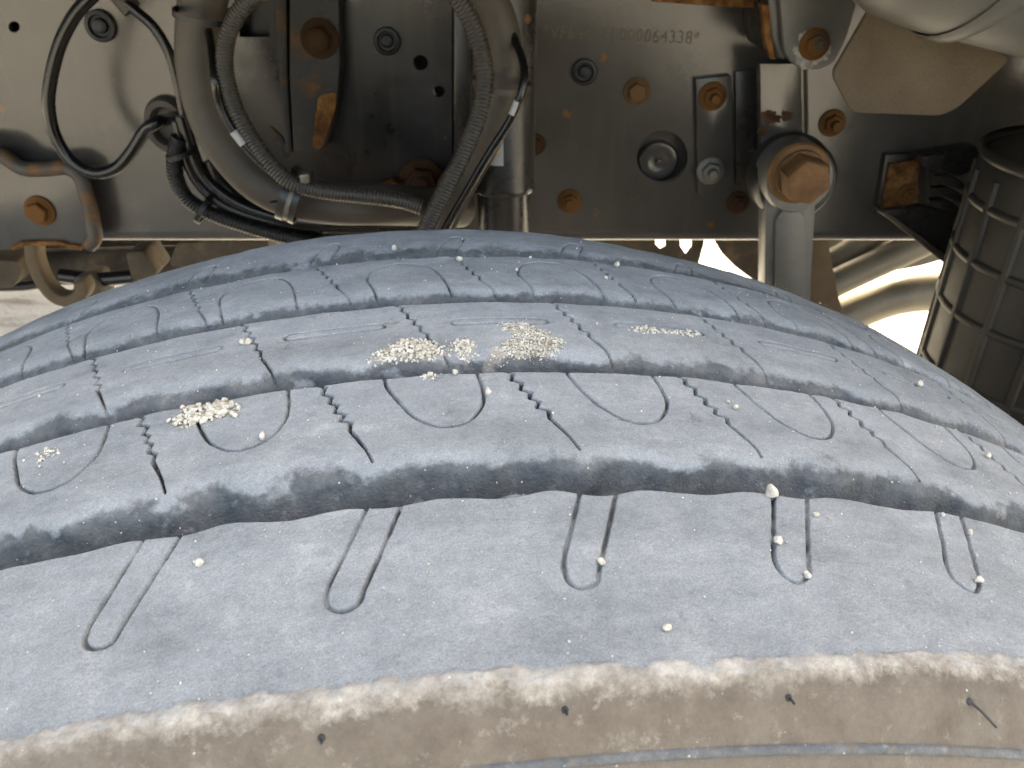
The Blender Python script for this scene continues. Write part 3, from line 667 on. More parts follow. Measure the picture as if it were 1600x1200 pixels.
# stamped frame number
cu = bpy.data.curves.new('stamped_number', 'FONT'); cu.body = '*VF644AE0000064338*'; cu.extrude = .012; cu.space_character = 1.12
to = bpy.data.objects.new('stamped_number', cu); COL.objects.link(to); bpy.context.view_layer.update()
me = bpy.data.meshes.new_from_object(to.evaluated_get(bpy.context.evaluated_depsgraph_get())); bpy.data.objects.remove(to)
a_, b_ = at(848, 54, YR), at(1092, 64, YR); wd = max(v.co.x for v in me.vertices) - min(v.co.x for v in me.vertices)
tx = bpy.data.objects.new('stamped_number', me); COL.objects.link(tx); me.materials.clear(); me.materials.append(M['stamp'])
k_ = (b_ - a_).length / wd; tx.scale = (k_, k_ * 1.15, k_); tx.rotation_euler = (PI / 2, math.atan2(a_.z - b_.z, b_.x - a_.x), 0); tx.location = a_ + Vector((0, -.0003, -.003)); set_parent(tx, rail)

# crossmember plate bolted over the middle of the rail, with its rusty angle
cm = empty('crossmember_plate', at(540, 200, YR)); tag(cm, 'shade-darkened steel crossmember plate with rusty angle behind the looped hoses', 'plate')
plate('plate_panel', rounded([(352, -26), (706, -26), (706, 243), (700, 340), (352, 340)], 6), YR - .013, .0122, M['panel_shaded'], cm, holes=[[(374, -8), (421, -8), (421, 58), (374, 58)], circle_px(657, 98, 12, 24), circle_px(686, 143, 9, 20)])
plate('rusty_angle', [(452, -26), (529, -26), (531, 100), (527, 160), (507, 232), (486, 240), (458, 236), (452, 120)], YR - .045, .03, M['rust_paint'], cm, bevel=.003)
plate('angle_leg', [(428, -26), (447, -26), (449, 120), (456, 240), (446, 240), (436, 120)], YR - .035, .021, M['rust_paint'], cm, bevel=.002)
plate('edge_strip', [(709, -26), (734, -26), (736, 345), (709, 345)], YR - .03, .028, M['paint_dark'], cm, bevel=.003)
plate('rust_flake', rounded([(497, 150), (527, 142), (524, 172), (503, 232), (487, 232), (492, 190)], 8), YR - .0475, .0022, M['rust'], cm, bevel=.0006)
plate('rust_patch', rounded([(420, 195), (440, 212), (452, 240), (446, 252), (425, 232)], 6), YR - .0152, .0015, M['rust_paint'], cm, bevel=.0005)
plate('recess_shade', [(366, -20), (430, -20), (430, 66), (366, 66)], YR + .012, .01, M['black'], cm, bevel=0)  # black sheet standing in for the shade inside the square opening
bolt('dome', 500, 60, YR - .0455, 30, M['rust_dark'], cm)
bolt('nut', 660, 282, YR - .0135, 36, M['rust_dark'], cm)
plate('rust_lug', rounded([(640, 318), (672, 300), (700, 262), (718, 268), (690, 330), (650, 350)], 6), YR - .03, .012, M['rust'], cm, bevel=.002)
plate('rust_shelf', rounded([(590, 292), (612, 284), (650, 296), (700, 312), (700, 322), (600, 306)], 3), YR - .035, .02, M['rust'], cm, bevel=.002)

# lower left bracket plate with rusty raised rim
lb = empty('bracket_plate', at(60, 330, YR - .03)); tag(lb, 'grey bracket plate with rusty raised rim at lower left of the rail', 'bracket')
plate('bracket_face', rounded([(-60, 244), (0, 246), (30, 268), (108, 268), (124, 284), (140, 372), (128, 389), (100, 380), (95, 384), (35, 384), (28, 391), (-60, 391)], 8), YR - .028, .026, M['rail'], lb, bevel=.003)
v, f = sweep(path([(-60, 232), (-10, 236), (14, 250), (36, 263), (72, 264), (104, 262), (124, 274), (134, 300), (144, 340), (148, 372), (138, 384)], YR - .028), .0085, sides=14); mesh_obj('rim', v, f, M['rust_edge'], lb)
v, f = sweep(path([(20, 388), (30, 384), (36, 380), (96, 380), (102, 383), (128, 387)], YR - .03), .003, sides=10); mesh_obj('rust_edge', v, f, M['rust'], lb)
bolt('hex', 63, 329, YR - .0285, 24, M['rust'], lb)

# ================================================================== SPRING BRACKET, PIVOT AND ARM
sb = empty('spring_bracket', at(1190, 250, YR - .02)); tag(sb, 'grey folded spring bracket bolted to the rail above the steel arm', 'bracket')
plate('mounting_flange', [(1087, 124), (1143, 118), (1147, 288), (1091, 304)], YR - .010, .0095, M['rail'], sb, bevel=.0015)
def hat():
    prof = [(1184, -.001), (1181, -.03), (1183, -.058), (1188, -.066), (1250, -.066), (1256, -.06), (1262, -.001)]
    v, f = [], []
    for py in (104, 292):
        for px, dy in prof: v.append(at(px + (0 if py == 104 else 3), py - (4 if px > 1170 and py == 104 else 0), YR + dy))
    n = len(prof)
    for i in range(n - 1): f.append((i, i + 1, i + 1 + n, i + n))
    f.append(tuple(range(n))); f.append(tuple(reversed(range(n, 2 * n))))
    return v, f
v, f = hat(); mesh_obj('folded_body', v, f, M['rail'], sb, angle=60)
plate('channel_shade', [(1149, 112), (1182, 108), (1184, 290), (1150, 290)], YR - .006, .0055, M['paint_dark'], sb, bevel=.001)  # dark strip painted for the shade between flange and folded body
bolt('stud', 1113, 150, YR - .0105, 22, M['rust'], sb); b_ = bolt('stud', 1110, 266, YR - .0105, 22, M['steel'], sb); b_['label'] = 'pale zinc bolt without rust on the bracket flange'
Yp = YR - .066
c = at(1228, 268, Yp); k_ = pxs(1228, 268, Yp)
v, f = lathe([(62 * k_, 0), (64 * k_, .01), (62 * k_, .035), (56 * k_, .042), (0, .042)], c, (0, -1, 0), 48); mesh_obj('rubber_bush', v, f, M['black'], sb)
v, f = lathe([(1.0, 0), (.6, .004), (0, .004)], (0, 0, 0), (0, -1, 0), 20)
for cx0, cy0, r0 in ((1206, 184, 15), (1230, 180, 11), (1192, 205, 10)):
    pl = [(cx0 + r0 * (1 + .5 * math.sin(2 * a + cx0) * random.random() + random.uniform(-.3, .3)) * math.cos(a), cy0 + r0 * .7 * (1 + random.uniform(-.35, .35)) * math.sin(a)) for a in np.linspace(0, 2 * PI, 25)[:-1]]
    plate('rust_stain', pl, Yp - .0006, .0005, M['rust_dark'], sb, bevel=0)

arm = empty('suspension_arm', at(1235, 460, Yp - .05)); tag(arm, 'light grey steel suspension arm with big rusty hex bolt at its top', 'suspension arm')
Ya = Yp - .048
c = at(1240, 272, Ya + .006); k_ = pxs(1240, 272, Ya)
v, f = lathe([(50 * k_, -.022), (54 * k_, -.018), (54 * k_, .016), (50 * k_, .021), (0, .021)], c, (0, -1, 0), 48); mesh_obj('eye', v, f, M['arm'], arm)
plate('arm_blade', [(1196, 262), (1279, 262), (1270, 420), (1262, 620), (1192, 620), (1194, 420)], Ya + .002, .03, M['arm'], arm, bevel=.005)
cap = [(1237 + 25 * math.cos(a), 352 + 27 * math.sin(a)) for a in np.linspace(PI, 2 * PI, 12)] + [(1256, 620), (1210, 620)]
plate('raised_panel', cap, Ya - .0045, .0065, M['arm'], arm, bevel=.003)
c = at(1246, 269, Ya - .015); 
v, f = lathe([(47 * k_, 0), (47 * k_, .004), (44 * k_, .007), (38 * k_, .008), (37 * k_, .012)], c, (0, -1, 0), 44); wz = mesh_obj('bolt_flange', v, f, M['rust_bolt'], arm, angle=30)
v, f = lathe([(36 * k_, .006), (36 * k_, .032), (33 * k_, .036), (0, .0365)], c, (0.02, -1, 0), 6); mesh_obj('bolt_head', v, f, M['rust_bolt'], arm, bevel=.0012, angle=25)

# hanging bracket with corroded bolt
hb = empty('hanger_bracket', at(1275, 60, YR - .13)); tag(hb, 'rounded grey hanger bracket with white corroded bolt at upper right', 'bracket')
Yh = YR - .13
plate('hanger_plate', rounded([(1216, -45), (1345, -45), (1338, 10), (1322, 62), (1304, 98), (1278, 110), (1246, 106), (1226, 84), (1220, 20)], 10), Yh, .012, M['arm'], hb, bevel=.002)
plate('hanger_side', [(1197, -45), (1222, -45), (1225, 60), (1230, 92), (1212, 92), (1203, 60)], Yh + .008, .11, M['paint_dark'], hb, bevel=.003)
plate('rust_edge', [(1190, 6), (1202, 8), (1206, 60), (1212, 93), (1204, 92), (1196, 60)], Yh + .005, .012, M['rust'], hb, bevel=.001)
plate('rust_ledge', [(1020, -6), (1040, -4), (1198, 0), (1200, 13), (1120, 10), (1040, 4), (1020, 3)], Yh + .06, .03, M['rust'], hb, bevel=.001)
bolt('hex', 1272, 69, Yh - .0006, 24, M['rust'], hb); bolt('nut', 1277, 67, Yh - .004, 17, M['tan'], hb)
lump = MB(); poly = []
for i in range(40):
    a = 2 * PI * i / 40; rd = 1 + .22 * math.sin(3 * a + 1) + random.uniform(-.12, .12); low = max(0, math.sin(a)); poly.append((1268 + (26 + 2 * low) * rd * math.cos(a), 74 + (22 + 12 * low) * rd * math.sin(a)))
lump.add(*prism(ppx(poly, Yh - .0009), .0012))
for i in range(60):
    a = random.uniform(0, 2 * PI); rd = random.uniform(.6, 1.05); px, py = 1268 + 26 * rd * math.cos(a), 76 + 24 * rd * math.sin(a)
    r_ = random.uniform(.0006, .0022)
    v, f = lathe([(r_, -.0004), (r_ * .9, .0004), (r_ * .4, .0008), (0, .0009)], at(px, py, Yh - .0007), (random.uniform(-.3, .3), -1, random.uniform(-.3, .3)), 7); lump.add(v, f)
o = lump.build('corrosion', M['corrosion'], hb); o['kind'] = 'stuff'

# brown mud plate
mp_ = plate('mud_plate', rounded([(1367, 0), (1300, 116), (1331, 176), (1472, 181), (1498, 168), (1580, 92), (1500, 50), (1440, -20)], 13), YR - .22, .006, M['tan'], bevel=.0012)
tag(mp_, 'flat brown mud coated plate with cut corners at upper right', 'plate')
# air tank above it
p_ = at(1600, 97, .50)
tk = empty('air_tank', (p_.x, .50, p_.z + .12)); tag(tk, 'rounded grey air tank at the top right corner', 'tank')
c = Vector((p_.x + .116, .47, p_.z + .130))
v, f = lathe([(0, 0), (.03, .002), (.065, .010), (.095, .024), (.115, .045), (.125, .07), (.128, .10), (.128, .5), (.1, .56), (0, .58)], c + Vector((-.30, 0, .045)), (1, 0, -.22), 56); mesh_obj('tank_shell', v, f, M['tank'], tk, angle=60)
v, f = lathe([(.1295, 0), (.1315, .003), (.1315, .012), (.1295, .015)], c + Vector((-.30, 0, .045)) + Vector((1, 0, -.22)).normalized() * .11, (1, 0, -.22), 56); mesh_obj('weld_band', v, f[:-2], M['tank'], tk)

# rusty square bracket and black support arm of the canister
cb = empty('canister_support', at(1420, 300, YR - .02)); tag(cb, 'black canister support bracket with a rusty square end plate', 'bracket')
plate('back_frame', [(1384, 242), (1452, 238), (1452, 332), (1368, 336)], YR - .012, .0115, M['paint_dark'], cb, bevel=.002)
plate('rusty_end_plate', [(1390, 256), (1436, 251), (1434, 318), (1380, 327)], YR - .018, .0058, M['rust'], cb, bevel=.0012)
bolt('nut', 1418, 303, YR - .0185, 17, M['rust'], cb)
plate('top_web', [(1440, 246), (1530, 232), (1530, 262), (1500, 276), (1446, 262)], YR - .06, .03, M['paint_dark'], cb, bevel=.002)
plate('lower_web', [(1372, 331), (1440, 322), (1520, 340), (1520, 440), (1480, 412), (1440, 378)], YR - .05, .012, M['paint_dark'], cb, bevel=.002)
plate('lower_lip', [(1374, 331), (1384, 330), (1450, 378), (1520, 432), (1520, 446), (1478, 414), (1436, 380)], YR - .062, .03, M['axle'], cb, bevel=.002)
for i in range(3):
    x_, y_ = 1462 - 4 * i, 276 + 19 * i
    plate('fin', [(x_, y_), (x_ + 22, y_ - 2), (x_ + 46, y_ + 10), (x_ + 46, y_ + 22), (x_ + 30, y_ + 17)], YR - .075, .012, M['paint_dark'], cb, bevel=.001)

# ribbed canister on the right
cy_ = .56; p_ = at(1482, 400, cy_); CR = .122
cz0, cz1 = .50, at(1560, 256, cy_).z
cx_ = p_.x + CR + .018
cn = empty('ribbed_canister', (cx_, cy_, cz0)); tag(cn, 'tall black ribbed plastic canister at the right edge', 'canister')
v, f = lathe([(CR * .96, 0), (CR, .01), (CR, cz1 - cz0 - .012), (CR * .97, cz1 - cz0), (CR * .80, cz1 - cz0 + .012), (CR * .62, cz1 - cz0 + .018), (CR * .60, cz1 - cz0 + .05), (CR * .56, cz1 - cz0 + .058), (0, cz1 - cz0 + .06)], (cx_, cy_, cz0), (0, 0, 1), 72); mesh_obj('canister_shell', v, f, M['canister'], cn, angle=35)
for py in (252, 322, 402, 482, 570):
    z = at(1500, py, cy_).z
    v, f = lathe([(CR - .001, -.0055), (CR + .0012, -.004), (CR + .0026, -.0022), (CR + .003, 0), (CR + .0026, .0022), (CR + .0012, .004), (CR - .001, .0055)], (cx_, cy_, z), (0, 0, 1), 72); mesh_obj('ring_rib', v, f[:-2], M['canister'], cn)
for i in range(18):
    a = 2 * PI * i / 18 + .085; d = Vector((math.cos(a), math.sin(a), 0)); t = Vector((-d.y, d.x, 0)); b0 = Vector((cx_, cy_, 0))
    q = [d * (CR - .001) - t * .0050, d * (CR + .0032) - t * .0026, d * (CR + .0032) + t * .0026, d * (CR - .001) + t * .0050]
    v = [b0 + p + Vector((0, 0, z)) for z in (cz0 + .01, cz1 - .014) for p in q]
    mesh_obj('vertical_rib', v, [(0, 1, 2, 3), (7, 6, 5, 4), (0, 4, 5, 1), (1, 5, 6, 2), (2, 6, 7, 3), (3, 7, 4, 0)], M['canister'], cn, bevel=.0012)

# ================================================================== SHOCK ABSORBER
ys = .63; c = at(786, 200, ys); k_ = pxs(786, 300, ys)
zb = at(786, 309, ys - .03).z
sh = empty('shock_absorber', (c.x, ys, zb)); tag(sh, 'upright dark shock absorber with wide upper tube beside the right hose', 'shock absorber')
v, f = lathe([(48 * k_, .0), (49.5 * k_, .002), (49.5 * k_, .006), (48.5 * k_, .008), (48.5 * k_, .45), (0, .45)], (c.x, ys, zb), (0, 0, 1), 56); mesh_obj('dust_cover', v, f, M['paint_dark'], sh, angle=35)
v, f = lathe([(41 * k_, -.35), (41 * k_, .002), (0, .002)], (c.x, ys, zb), (0, 0, 1), 48); mesh_obj('lower_tube', v, f, M['paint_dark'], sh, angle=35)
def on_shock(a0, a1, z0, z1, name, m, r):
    v, f = [], []; n = 10
    for z in (z0, z1):
        for i in range(n + 1):
            a = a0 + (a1 - a0) * i / n; v.append((c.x + r * math.sin(a), ys - r * math.cos(a), z))
    f = [(i, i + 1, i + 2 + n, i + 1 + n) for i in range(n)]
    return mesh_obj(name, v, f, m, sh)
on_shock(-.75, .02, at(775, 258, ys - .03).z, at(775, 190, ys - .03).z, 'white_sticker', M['white'], 48.5 * k_ + .0006)
on_shock(-.28, -.10, at(783, 238, ys - .03).z, at(783, 230, ys - .03).z, 'yellow_mark', M['yellow'], 48.5 * k_ + .0011)

# ================================================================== HOSES, CONDUITS AND CABLES
h = tube('large_hose', [(345, -60), (322, -20), (312, 40), (311, 100), (324, 168), (352, 226), (400, 280), (455, 308), (520, 318), (585, 319), (650, 322, .64), (720, 326, .70)], .60, 33, M['hose'], sides=28)
tag(h, 'thick dusty brown rubber hose curving down left and along the bottom', 'hose')
h = tube('large_hose', [(700, -70), (742, -30), (770, 10), (786, 60), (790, 110), (778, 168), (752, 228), (718, 290), (684, 360), (660, 430)], .60, 27, M['hose'], sides=26)
tag(h, 'thick dark rubber hose bowing right in front of the shock absorber', 'hose')
h = tube('corrugated_conduit', [(470, -55), (420, -20), (382, 8), (358, 48), (351, 92), (358, 140), (378, 190), (412, 243), (452, 283), (500, 298), (560, 305), (620, 312), (660, 324)], .55, 13.5, M['conduit'], corr=.0031, sides=16)
tag(h, 'corrugated conduit running inside the curve of the left hose', 'conduit')
h = tube('corrugated_conduit', [(680, -55), (706, -15), (734, 30), (752, 80), (757, 125), (748, 180), (726, 236), (697, 294), (668, 352), (640, 420)], .545, 14.5, M['conduit'], corr=.0034, sides=16)
tag(h, 'corrugated conduit running down the inner side of the right hose', 'conduit')
lc = empty('thin_cable', at(340, 60, .55)); tag(lc, 'thin black cable with white marker between left hose and conduit', 'cable')
tube('cable', [(322, 30, .60), (330, 70, .57), (335, 120), (344, 165), (362, 200), (392, 238), (428, 270), (462, 288), (500, 304)], .548, 6.5, M['cable'], lc)
tube('white_marker', [(365, 205), (373, 215), (381, 225)], .5475, 7.2, M['white'], lc, sides=14)
rc = empty('thin_cable', at(820, 90, .55)); tag(rc, 'thin black cable with white marker along outer side of right hose', 'cable')
tube('cable', [(790, 30, .60), (806, 66, .585), (819, 104, .56), (815, 143), (797, 188), (764, 240), (730, 298), (700, 350), (676, 400)], .55, 6.5, M['cable'], rc)
tube('white_marker', [(808, 158), (804, 168), (799, 179)], .5475, 5, M['white'], rc, sides=14)
h = tube('cable_loop', [(190, -50), (150, -12), (118, 22), (94, 68), (80, 120), (76, 165), (86, 212), (112, 252), (148, 270), (182, 262), (206, 236), (226, 205), (248, 190), (272, 184, .72), (284, 182, .78)], .66, 9.5, M['cable'], sides=20)
tag(h, 'shiny black cable hanging in a loop and entering the grommet', 'cable')
h = tube('black_cable', [(196, 4), (212, 17), (240, 42), (262, 78), (275, 118), (284, 160), (292, 210)], .66, 8, M['cable'], sides=18)
tag(h, 'black cable running from the top connector behind the thick left hose', 'cable')
h = tube('cable_connector', [(172, -24), (190, -4), (207, 16)], .665, 16, M['hose'], sides=20); tag(h, 'dusty cable connector at the top left beside a black bolt', 'connector')
h = tube('corrugated_conduit', [(280, 215), (273, 245), (276, 280), (294, 312), (330, 333), (380, 351), (440, 368), (500, 380)], .645, 12.5, M['black'], corr=.0034, sides=14)
tag(h, 'black corrugated conduit running down from the grommet to lower right', 'conduit')
for pts, r, lab in (([(276, 190), (286, 230), (296, 262), (318, 296), (356, 324), (420, 345), (500, 356), (600, 356), (680, 350)], 8, 'upper thin black cable of the bundle leaving the grommet'),
                    ([(284, 182), (300, 236), (316, 272), (346, 302), (390, 326), (460, 345), (540, 350), (640, 346)], 10, 'middle black cable of the bundle under the left hose'),
                    ([(330, 250), (350, 290), (400, 330), (470, 352), (550, 362), (640, 360), (700, 356)], 15, 'thickest black cable of the bundle just above the tyre')):
    h = tube('black_cable', pts, .65 if r < 15 else .66, r, M['cable'], sides=16); tag(h, lab, 'cable')
# ties and clamps
def band(name, px, py, Y, rx, ry, ang, wid, m, lab, parent=None):
    """a flat strap ring round a bundle: ellipse in the section plane of the bundle; ang = bundle direction in the picture"""
    c = at(px, py, Y); k_ = pxs(px, py, Y); n = 36
    t = Vector((math.cos(ang), 0, -math.sin(ang))); u = Vector((math.sin(ang), 0, math.cos(ang))); y = Vector((0, 1, 0))
    v, f = [], []
    for i in range(n):
        a = 2 * PI * i / n; d = u * math.cos(a) * rx * k_ + y * math.sin(a) * ry * k_; dn = d.normalized() * .0012
        for s_, e_ in ((-1, 0), (1, 0), (1, 1), (-1, 1)): v.append(c + d + t * s_ * wid * k_ / 2 + dn * e_)
    for i in range(n):
        for j in range(4):
            a, b = i * 4 + j, i * 4 + (j + 1) % 4; a2, b2 = ((i + 1) % n) * 4 + j, ((i + 1) % n) * 4 + (j + 1) % 4
            f.append((a, b, b2, a2))
    o = mesh_obj(name, v, f, m, parent, angle=30)
    if lab: tag(o, lab, 'cable tie')
    return o
band('cable_tie', 330, 24, .585, 53, 68, math.radians(100), 9, M['black'], 'black cable tie round the top of the left hose and conduit')
band('cable_tie', 784, 130, .582, 44, 66, math.radians(96), 9, M['hose'], 'clear brownish cable tie round the right hose and conduit')
band('cable_tie', 284, 240, .642, 22, 26, math.radians(75), 8, M['black'], 'small black tie below the grommet around the cable bundle')
band('cable_tie', 320, 326, .645, 24, 26, math.radians(35), 8, M['black'], 'black tie with square head low on the cable bundle')
cl = empty('hose_clamp', at(456, 302, .58)); tag(cl, 'grey plastic hose clamp with shiny metal band at bottom of left hose', 'clamp')
band('clamp_band', 452, 301, .582, 41, 52, math.radians(24), 11, M['paint_dark'], None, cl)
band('metal_band', 461, 304, .582, 39, 51, math.radians(24), 7, M['steel'], None, cl)
band('clamp_band', 470, 307, .582, 41, 52, math.radians(24), 8, M['paint_dark'], None, cl)
plate('clamp_screw', rounded([(467, 274), (482, 272), (484, 286), (470, 288)], 3), .545, .012, M['steel'], cl, bevel=.001)
plate('clamp_tail', rounded([(418, 318), (440, 316), (458, 328), (456, 337), (440, 332)], 3), .56, .008, M['paint_dark'], cl, bevel=.001)

# ================================================================== BENEATH THE TRUCK
h = mesh_obj('tow_hook', *sweep(path([(54, 376), (56, 400), (66, 430), (84, 456), (104, 466), (124, 462), (134, 448), (128, 436)], YR + .10), .01, flat=(.009, .013), sides=20), M['hook'], angle=50)
tag(h, 'muddy brown steel hook hanging below the rail at lower left', 'hook')
ax = empty('rear_linkage', (-.7, 1.2, .6)); tag(ax, 'muddy brown axle linkage and springs under the rail at left', 'axle')
YA = 1.15
v, f = sweep(path([(-200, 425), (60, 417), (240, 412), (420, 405), (700, 402)], YA), .032, sides=24); mesh_obj('axle_tube', v, f, M['axle'], ax)
v, f = sweep(path([(-200, 398), (60, 398), (300, 390), (700, 385)], YA + .12), .045, flat=(.05, .05), sides=20); mesh_obj('spring_leaf', v, f, M['axle'], ax)
v, f = sweep(path([(-200, 452), (-20, 449), (40, 447), (80, 440), (150, 432)], YA - .05), .008, sides=12); mesh_obj('brake_pipe', v, f, M['black'], ax)
v, f = sweep(path([(95, 430), (150, 436), (210, 432)], YA - .12), .012, sides=14); mesh_obj('tie_rod', v, f, M['cable'], ax)
plate('spring_pad', rounded([(116, 432), (150, 434), (162, 468), (150, 490), (118, 486), (112, 460)], 8), YA - .14, .05, M['axle'], ax, bevel=.004)
plate('spring_pad', rounded([(195, 395), (225, 392), (248, 428), (230, 440), (205, 436)], 8), YA - .16, .06, M['axle'], ax, bevel=.004)
plate('spring_pad', rounded([(275, 380), (330, 376), (420, 376), (420, 420), (300, 425), (262, 415)], 10), YA - .2, .1, M['axle'], ax, bevel=.006)
plate('spring_pad', rounded([(-40, 405), (26, 408), (34, 432), (20, 450), (-40, 452)], 10), YA - .1, .08, M['axle'], ax, bevel=.006)
bx = mesh_obj('shade_drum', *lathe([(0, 0), (.22, .004), (.32, .03), (.36, .08), (.36, 2.0), (.32, 2.05), (0, 2.08)], (-2.6, 2.85, .78), (1, 0, 0), 40), M['body']); tag(bx, 'dark drum added on the far side to shade the ground at left', 'tank')  # drum added to keep the sun off the ground at left

# right: rods, cover and exhaust between rail and tyre
rd = empty('gearbox_mount', (.5, 1.1, .6)); tag(rd, 'dark gearbox mount with curved gaps under the rail by the arm', 'mount')
plate('mount_rib', [(900, 330), (1026, 330), (1024, 382), (1032, 390), (1040, 386), (1041, 330), (1062, 330), (1063, 385), (1072, 398), (1081, 386), (1082, 330), (1106, 330), (1100, 380), (1084, 440), (900, 440)], 1.1, .006, M['axle'], rd, bevel=0)
plate('mount_leg', [(1112, 330), (1230, 330), (1230, 500), (1180, 440), (1150, 418), (1128, 396), (1117, 378)], 1.08, .05, M['axle'], rd, bevel=.002)
cv = plate('mud_flap', rounded([(1255, 330), (1288, 330), (1298, 400), (1312, 470), (1330, 520), (1250, 520)], 6), .98, .02, M['hook'], bevel=.004); tag(cv, 'brown mud flap hanging behind the steel arm', 'mud flap')
ex = empty('exhaust', (.9, 1.4, .7)); tag(ex, 'dull metal exhaust pipes curving below the rail at right', 'exhaust')
v, f = sweep(path([(1250, 470), (1310, 440), (1370, 412), (1440, 380), (1540, 330)], 1.30), .028, sides=28); mesh_obj('pipe', v, f, M['pipe'], ex)
v, f = sweep(path([(1240, 440), (1300, 412), (1340, 388), (1400, 340)], 1.36), .03, sides=28); mesh_obj('pipe', v, f, M['pipe'], ex)
plate('heat_shield', rounded([(1280, 350), (1530, 350), (1500, 398), (1436, 416), (1370, 428), (1305, 440)], 6), 1.42, .004, M['pipe'], ex, bevel=0)
v, f = sweep(path([(1270, 520), (1330, 488), (1400, 462), (1480, 455), (1580, 460)], 1.55), .046, sides=32); mesh_obj('silencer', v, f, M['pipe'], ex)

# unseen block added above the picture to keep sun and sky off the chassis
tb = empty('sun_blocker', (0, 1.5, 1.25)); tag(tb, 'unseen dark block added above the picture to shade the chassis', 'light blocker')
mesh_obj('blocker_block', *box((0, 1.55, 2.35), (6.4, 1.7, 2.1)), M['body'], tb, bevel=.03)
mesh_obj('blocker_overhang', *box((0, .415, 1.26), (6.4, .57, .05)), M['body'], tb, bevel=.01)  # added overhang cutting skylight on the rail and far ribs
fr = empty('chassis_rail', (0, 1.6, .82)); tag(fr, 'far dark chassis rail glimpsed through the holes of the near rail', 'chassis rail')
mesh_obj('web', *box((0, 1.60, .955), (3.8, .008, .27)), M['paint_dark'], fr)
mesh_obj('flange', *box((0, 1.565, .8235), (3.8, .06, .008)), M['paint_dark'], fr)

# ================================================================== SAND AND PEBBLES
def ico(sub=1):
    bm = bmesh.new(); bmesh.ops.create_icosphere(bm, subdivisions=sub, radius=1); bm.verts.ensure_lookup_table()
    v = np.array([q.co[:] for q in bm.verts]); f = np.array([[x.index for x in q.verts] for q in bm.faces]); bm.free(); return v, f
IV, IF = ico(1); IV2, IF2 = ico(3)
def pebble(s, w, size, lab, k):
    p, n = tread_point(s, w); r = np.random.default_rng(k)
    v = IV2.copy(); dirs = r.normal(size=(13, 3)); dirs /= np.linalg.norm(dirs, axis=1, keepdims=True)
    for d in dirs:                                   # chipped facets
        h_ = r.uniform(.5, .85); t = v @ d; v = v - np.outer(np.maximum(0, t - h_) * .88, d)
    v = v * (r.uniform(.8, 1.15, 3)) * size * .5 * MM
    o = mesh_obj('pebble', v, [tuple(x) for x in IF2], M['stone'], angle=50); o.location = p + n * size * .33 * MM; o.rotation_euler = r.uniform(0, 6, 3)
    tag(o, lab, 'pebble', 'pebbles lying on the tread')
PEB = [(98.6, -22.4, 4.6, 'largest pale pebble perched on the lip of the wide front groove'), (-50.8, 12.7, 2.9, 'round white pebble on the D shaped cut right of the left sand pile'),
       (-66.0, 75.6, 2.6, 'left one of two joined pebbles on the third rib at left'), (-63.6, 75.2, 2.9, 'right one of two joined pebbles on the third rib at left'),
       (19.4, 25.3, 2.5, 'pale pebble stuck in the D shaped cut at picture centre'), (41.2, -48.2, 2.2, 'pale pebble in the middle front slot'),
       (93.4, -40.9, 2.9, 'angular pebble halfway down the left edge of the fourth front slot'), (110.2, -29.5, 2.1, 'pale pebble on the upper right edge of the fourth front slot'),
       (97.2, -52.2, 2.4, 'tan pebble at the rounded end of the fourth front slot'), (154.6, -48.3, 2.8, 'pale pebble at the rounded end of the rightmost front slot'),
       (165.4, -28.4, 2.0, 'small pebble on the right edge of the rightmost front slot'), (158.9, -22.4, 1.7, 'small white pebble at the top of the rightmost front slot'),
       (-61.7, -34.9, 2.6, 'tan pebble alone on the front rib right of the leftmost slot'), (53.4, -68.3, 2.6, 'square pale pebble near the outer edge of the front rib'),
       (101.6, 23.6, 2.0, 'upper of two pebbles beside the zigzag cut on the second rib'), (103.4, 20.6, 2.4, 'lower of two pebbles beside the zigzag cut on the second rib'),
       (9.6, 37.2, 2.8, 'pale pebble on the far lip of the second rib near centre'), (1.0, 37.0, 2.8, 'flat pebble on the second rib lip under the middle sand pile'),
       (92.6, 144.9, 3.6, 'pale pebble on the far edge of the fourth rib right of centre'), (82.5, 125.0, 2.0, 'small pebble on the fourth rib right of centre'),
       (-10.3, 168.5, 2.8, 'pale pebble on the farthest rib left of centre'), (18.9, 143.2, 3.0, 'pale pebble in the zigzag cut at the top of the fourth rib'),
       (43.1, 128.9, 1.9, 'tiny pale pebble on the curved cut of the fourth rib'), (210.8, 22.3, 3.0, 'tan pebble on the second rib near the right edge'),
       (214.5, 73.5, 3.6, 'white pebble on the third rib near the right edge'), (52.0, 148.0, 1.6, 'tiny white pebble at the back lip of the fourth rib')]
for i, (s, w_, z, lab) in enumerate(PEB): pebble(s, w_, z, lab, 100 + i)
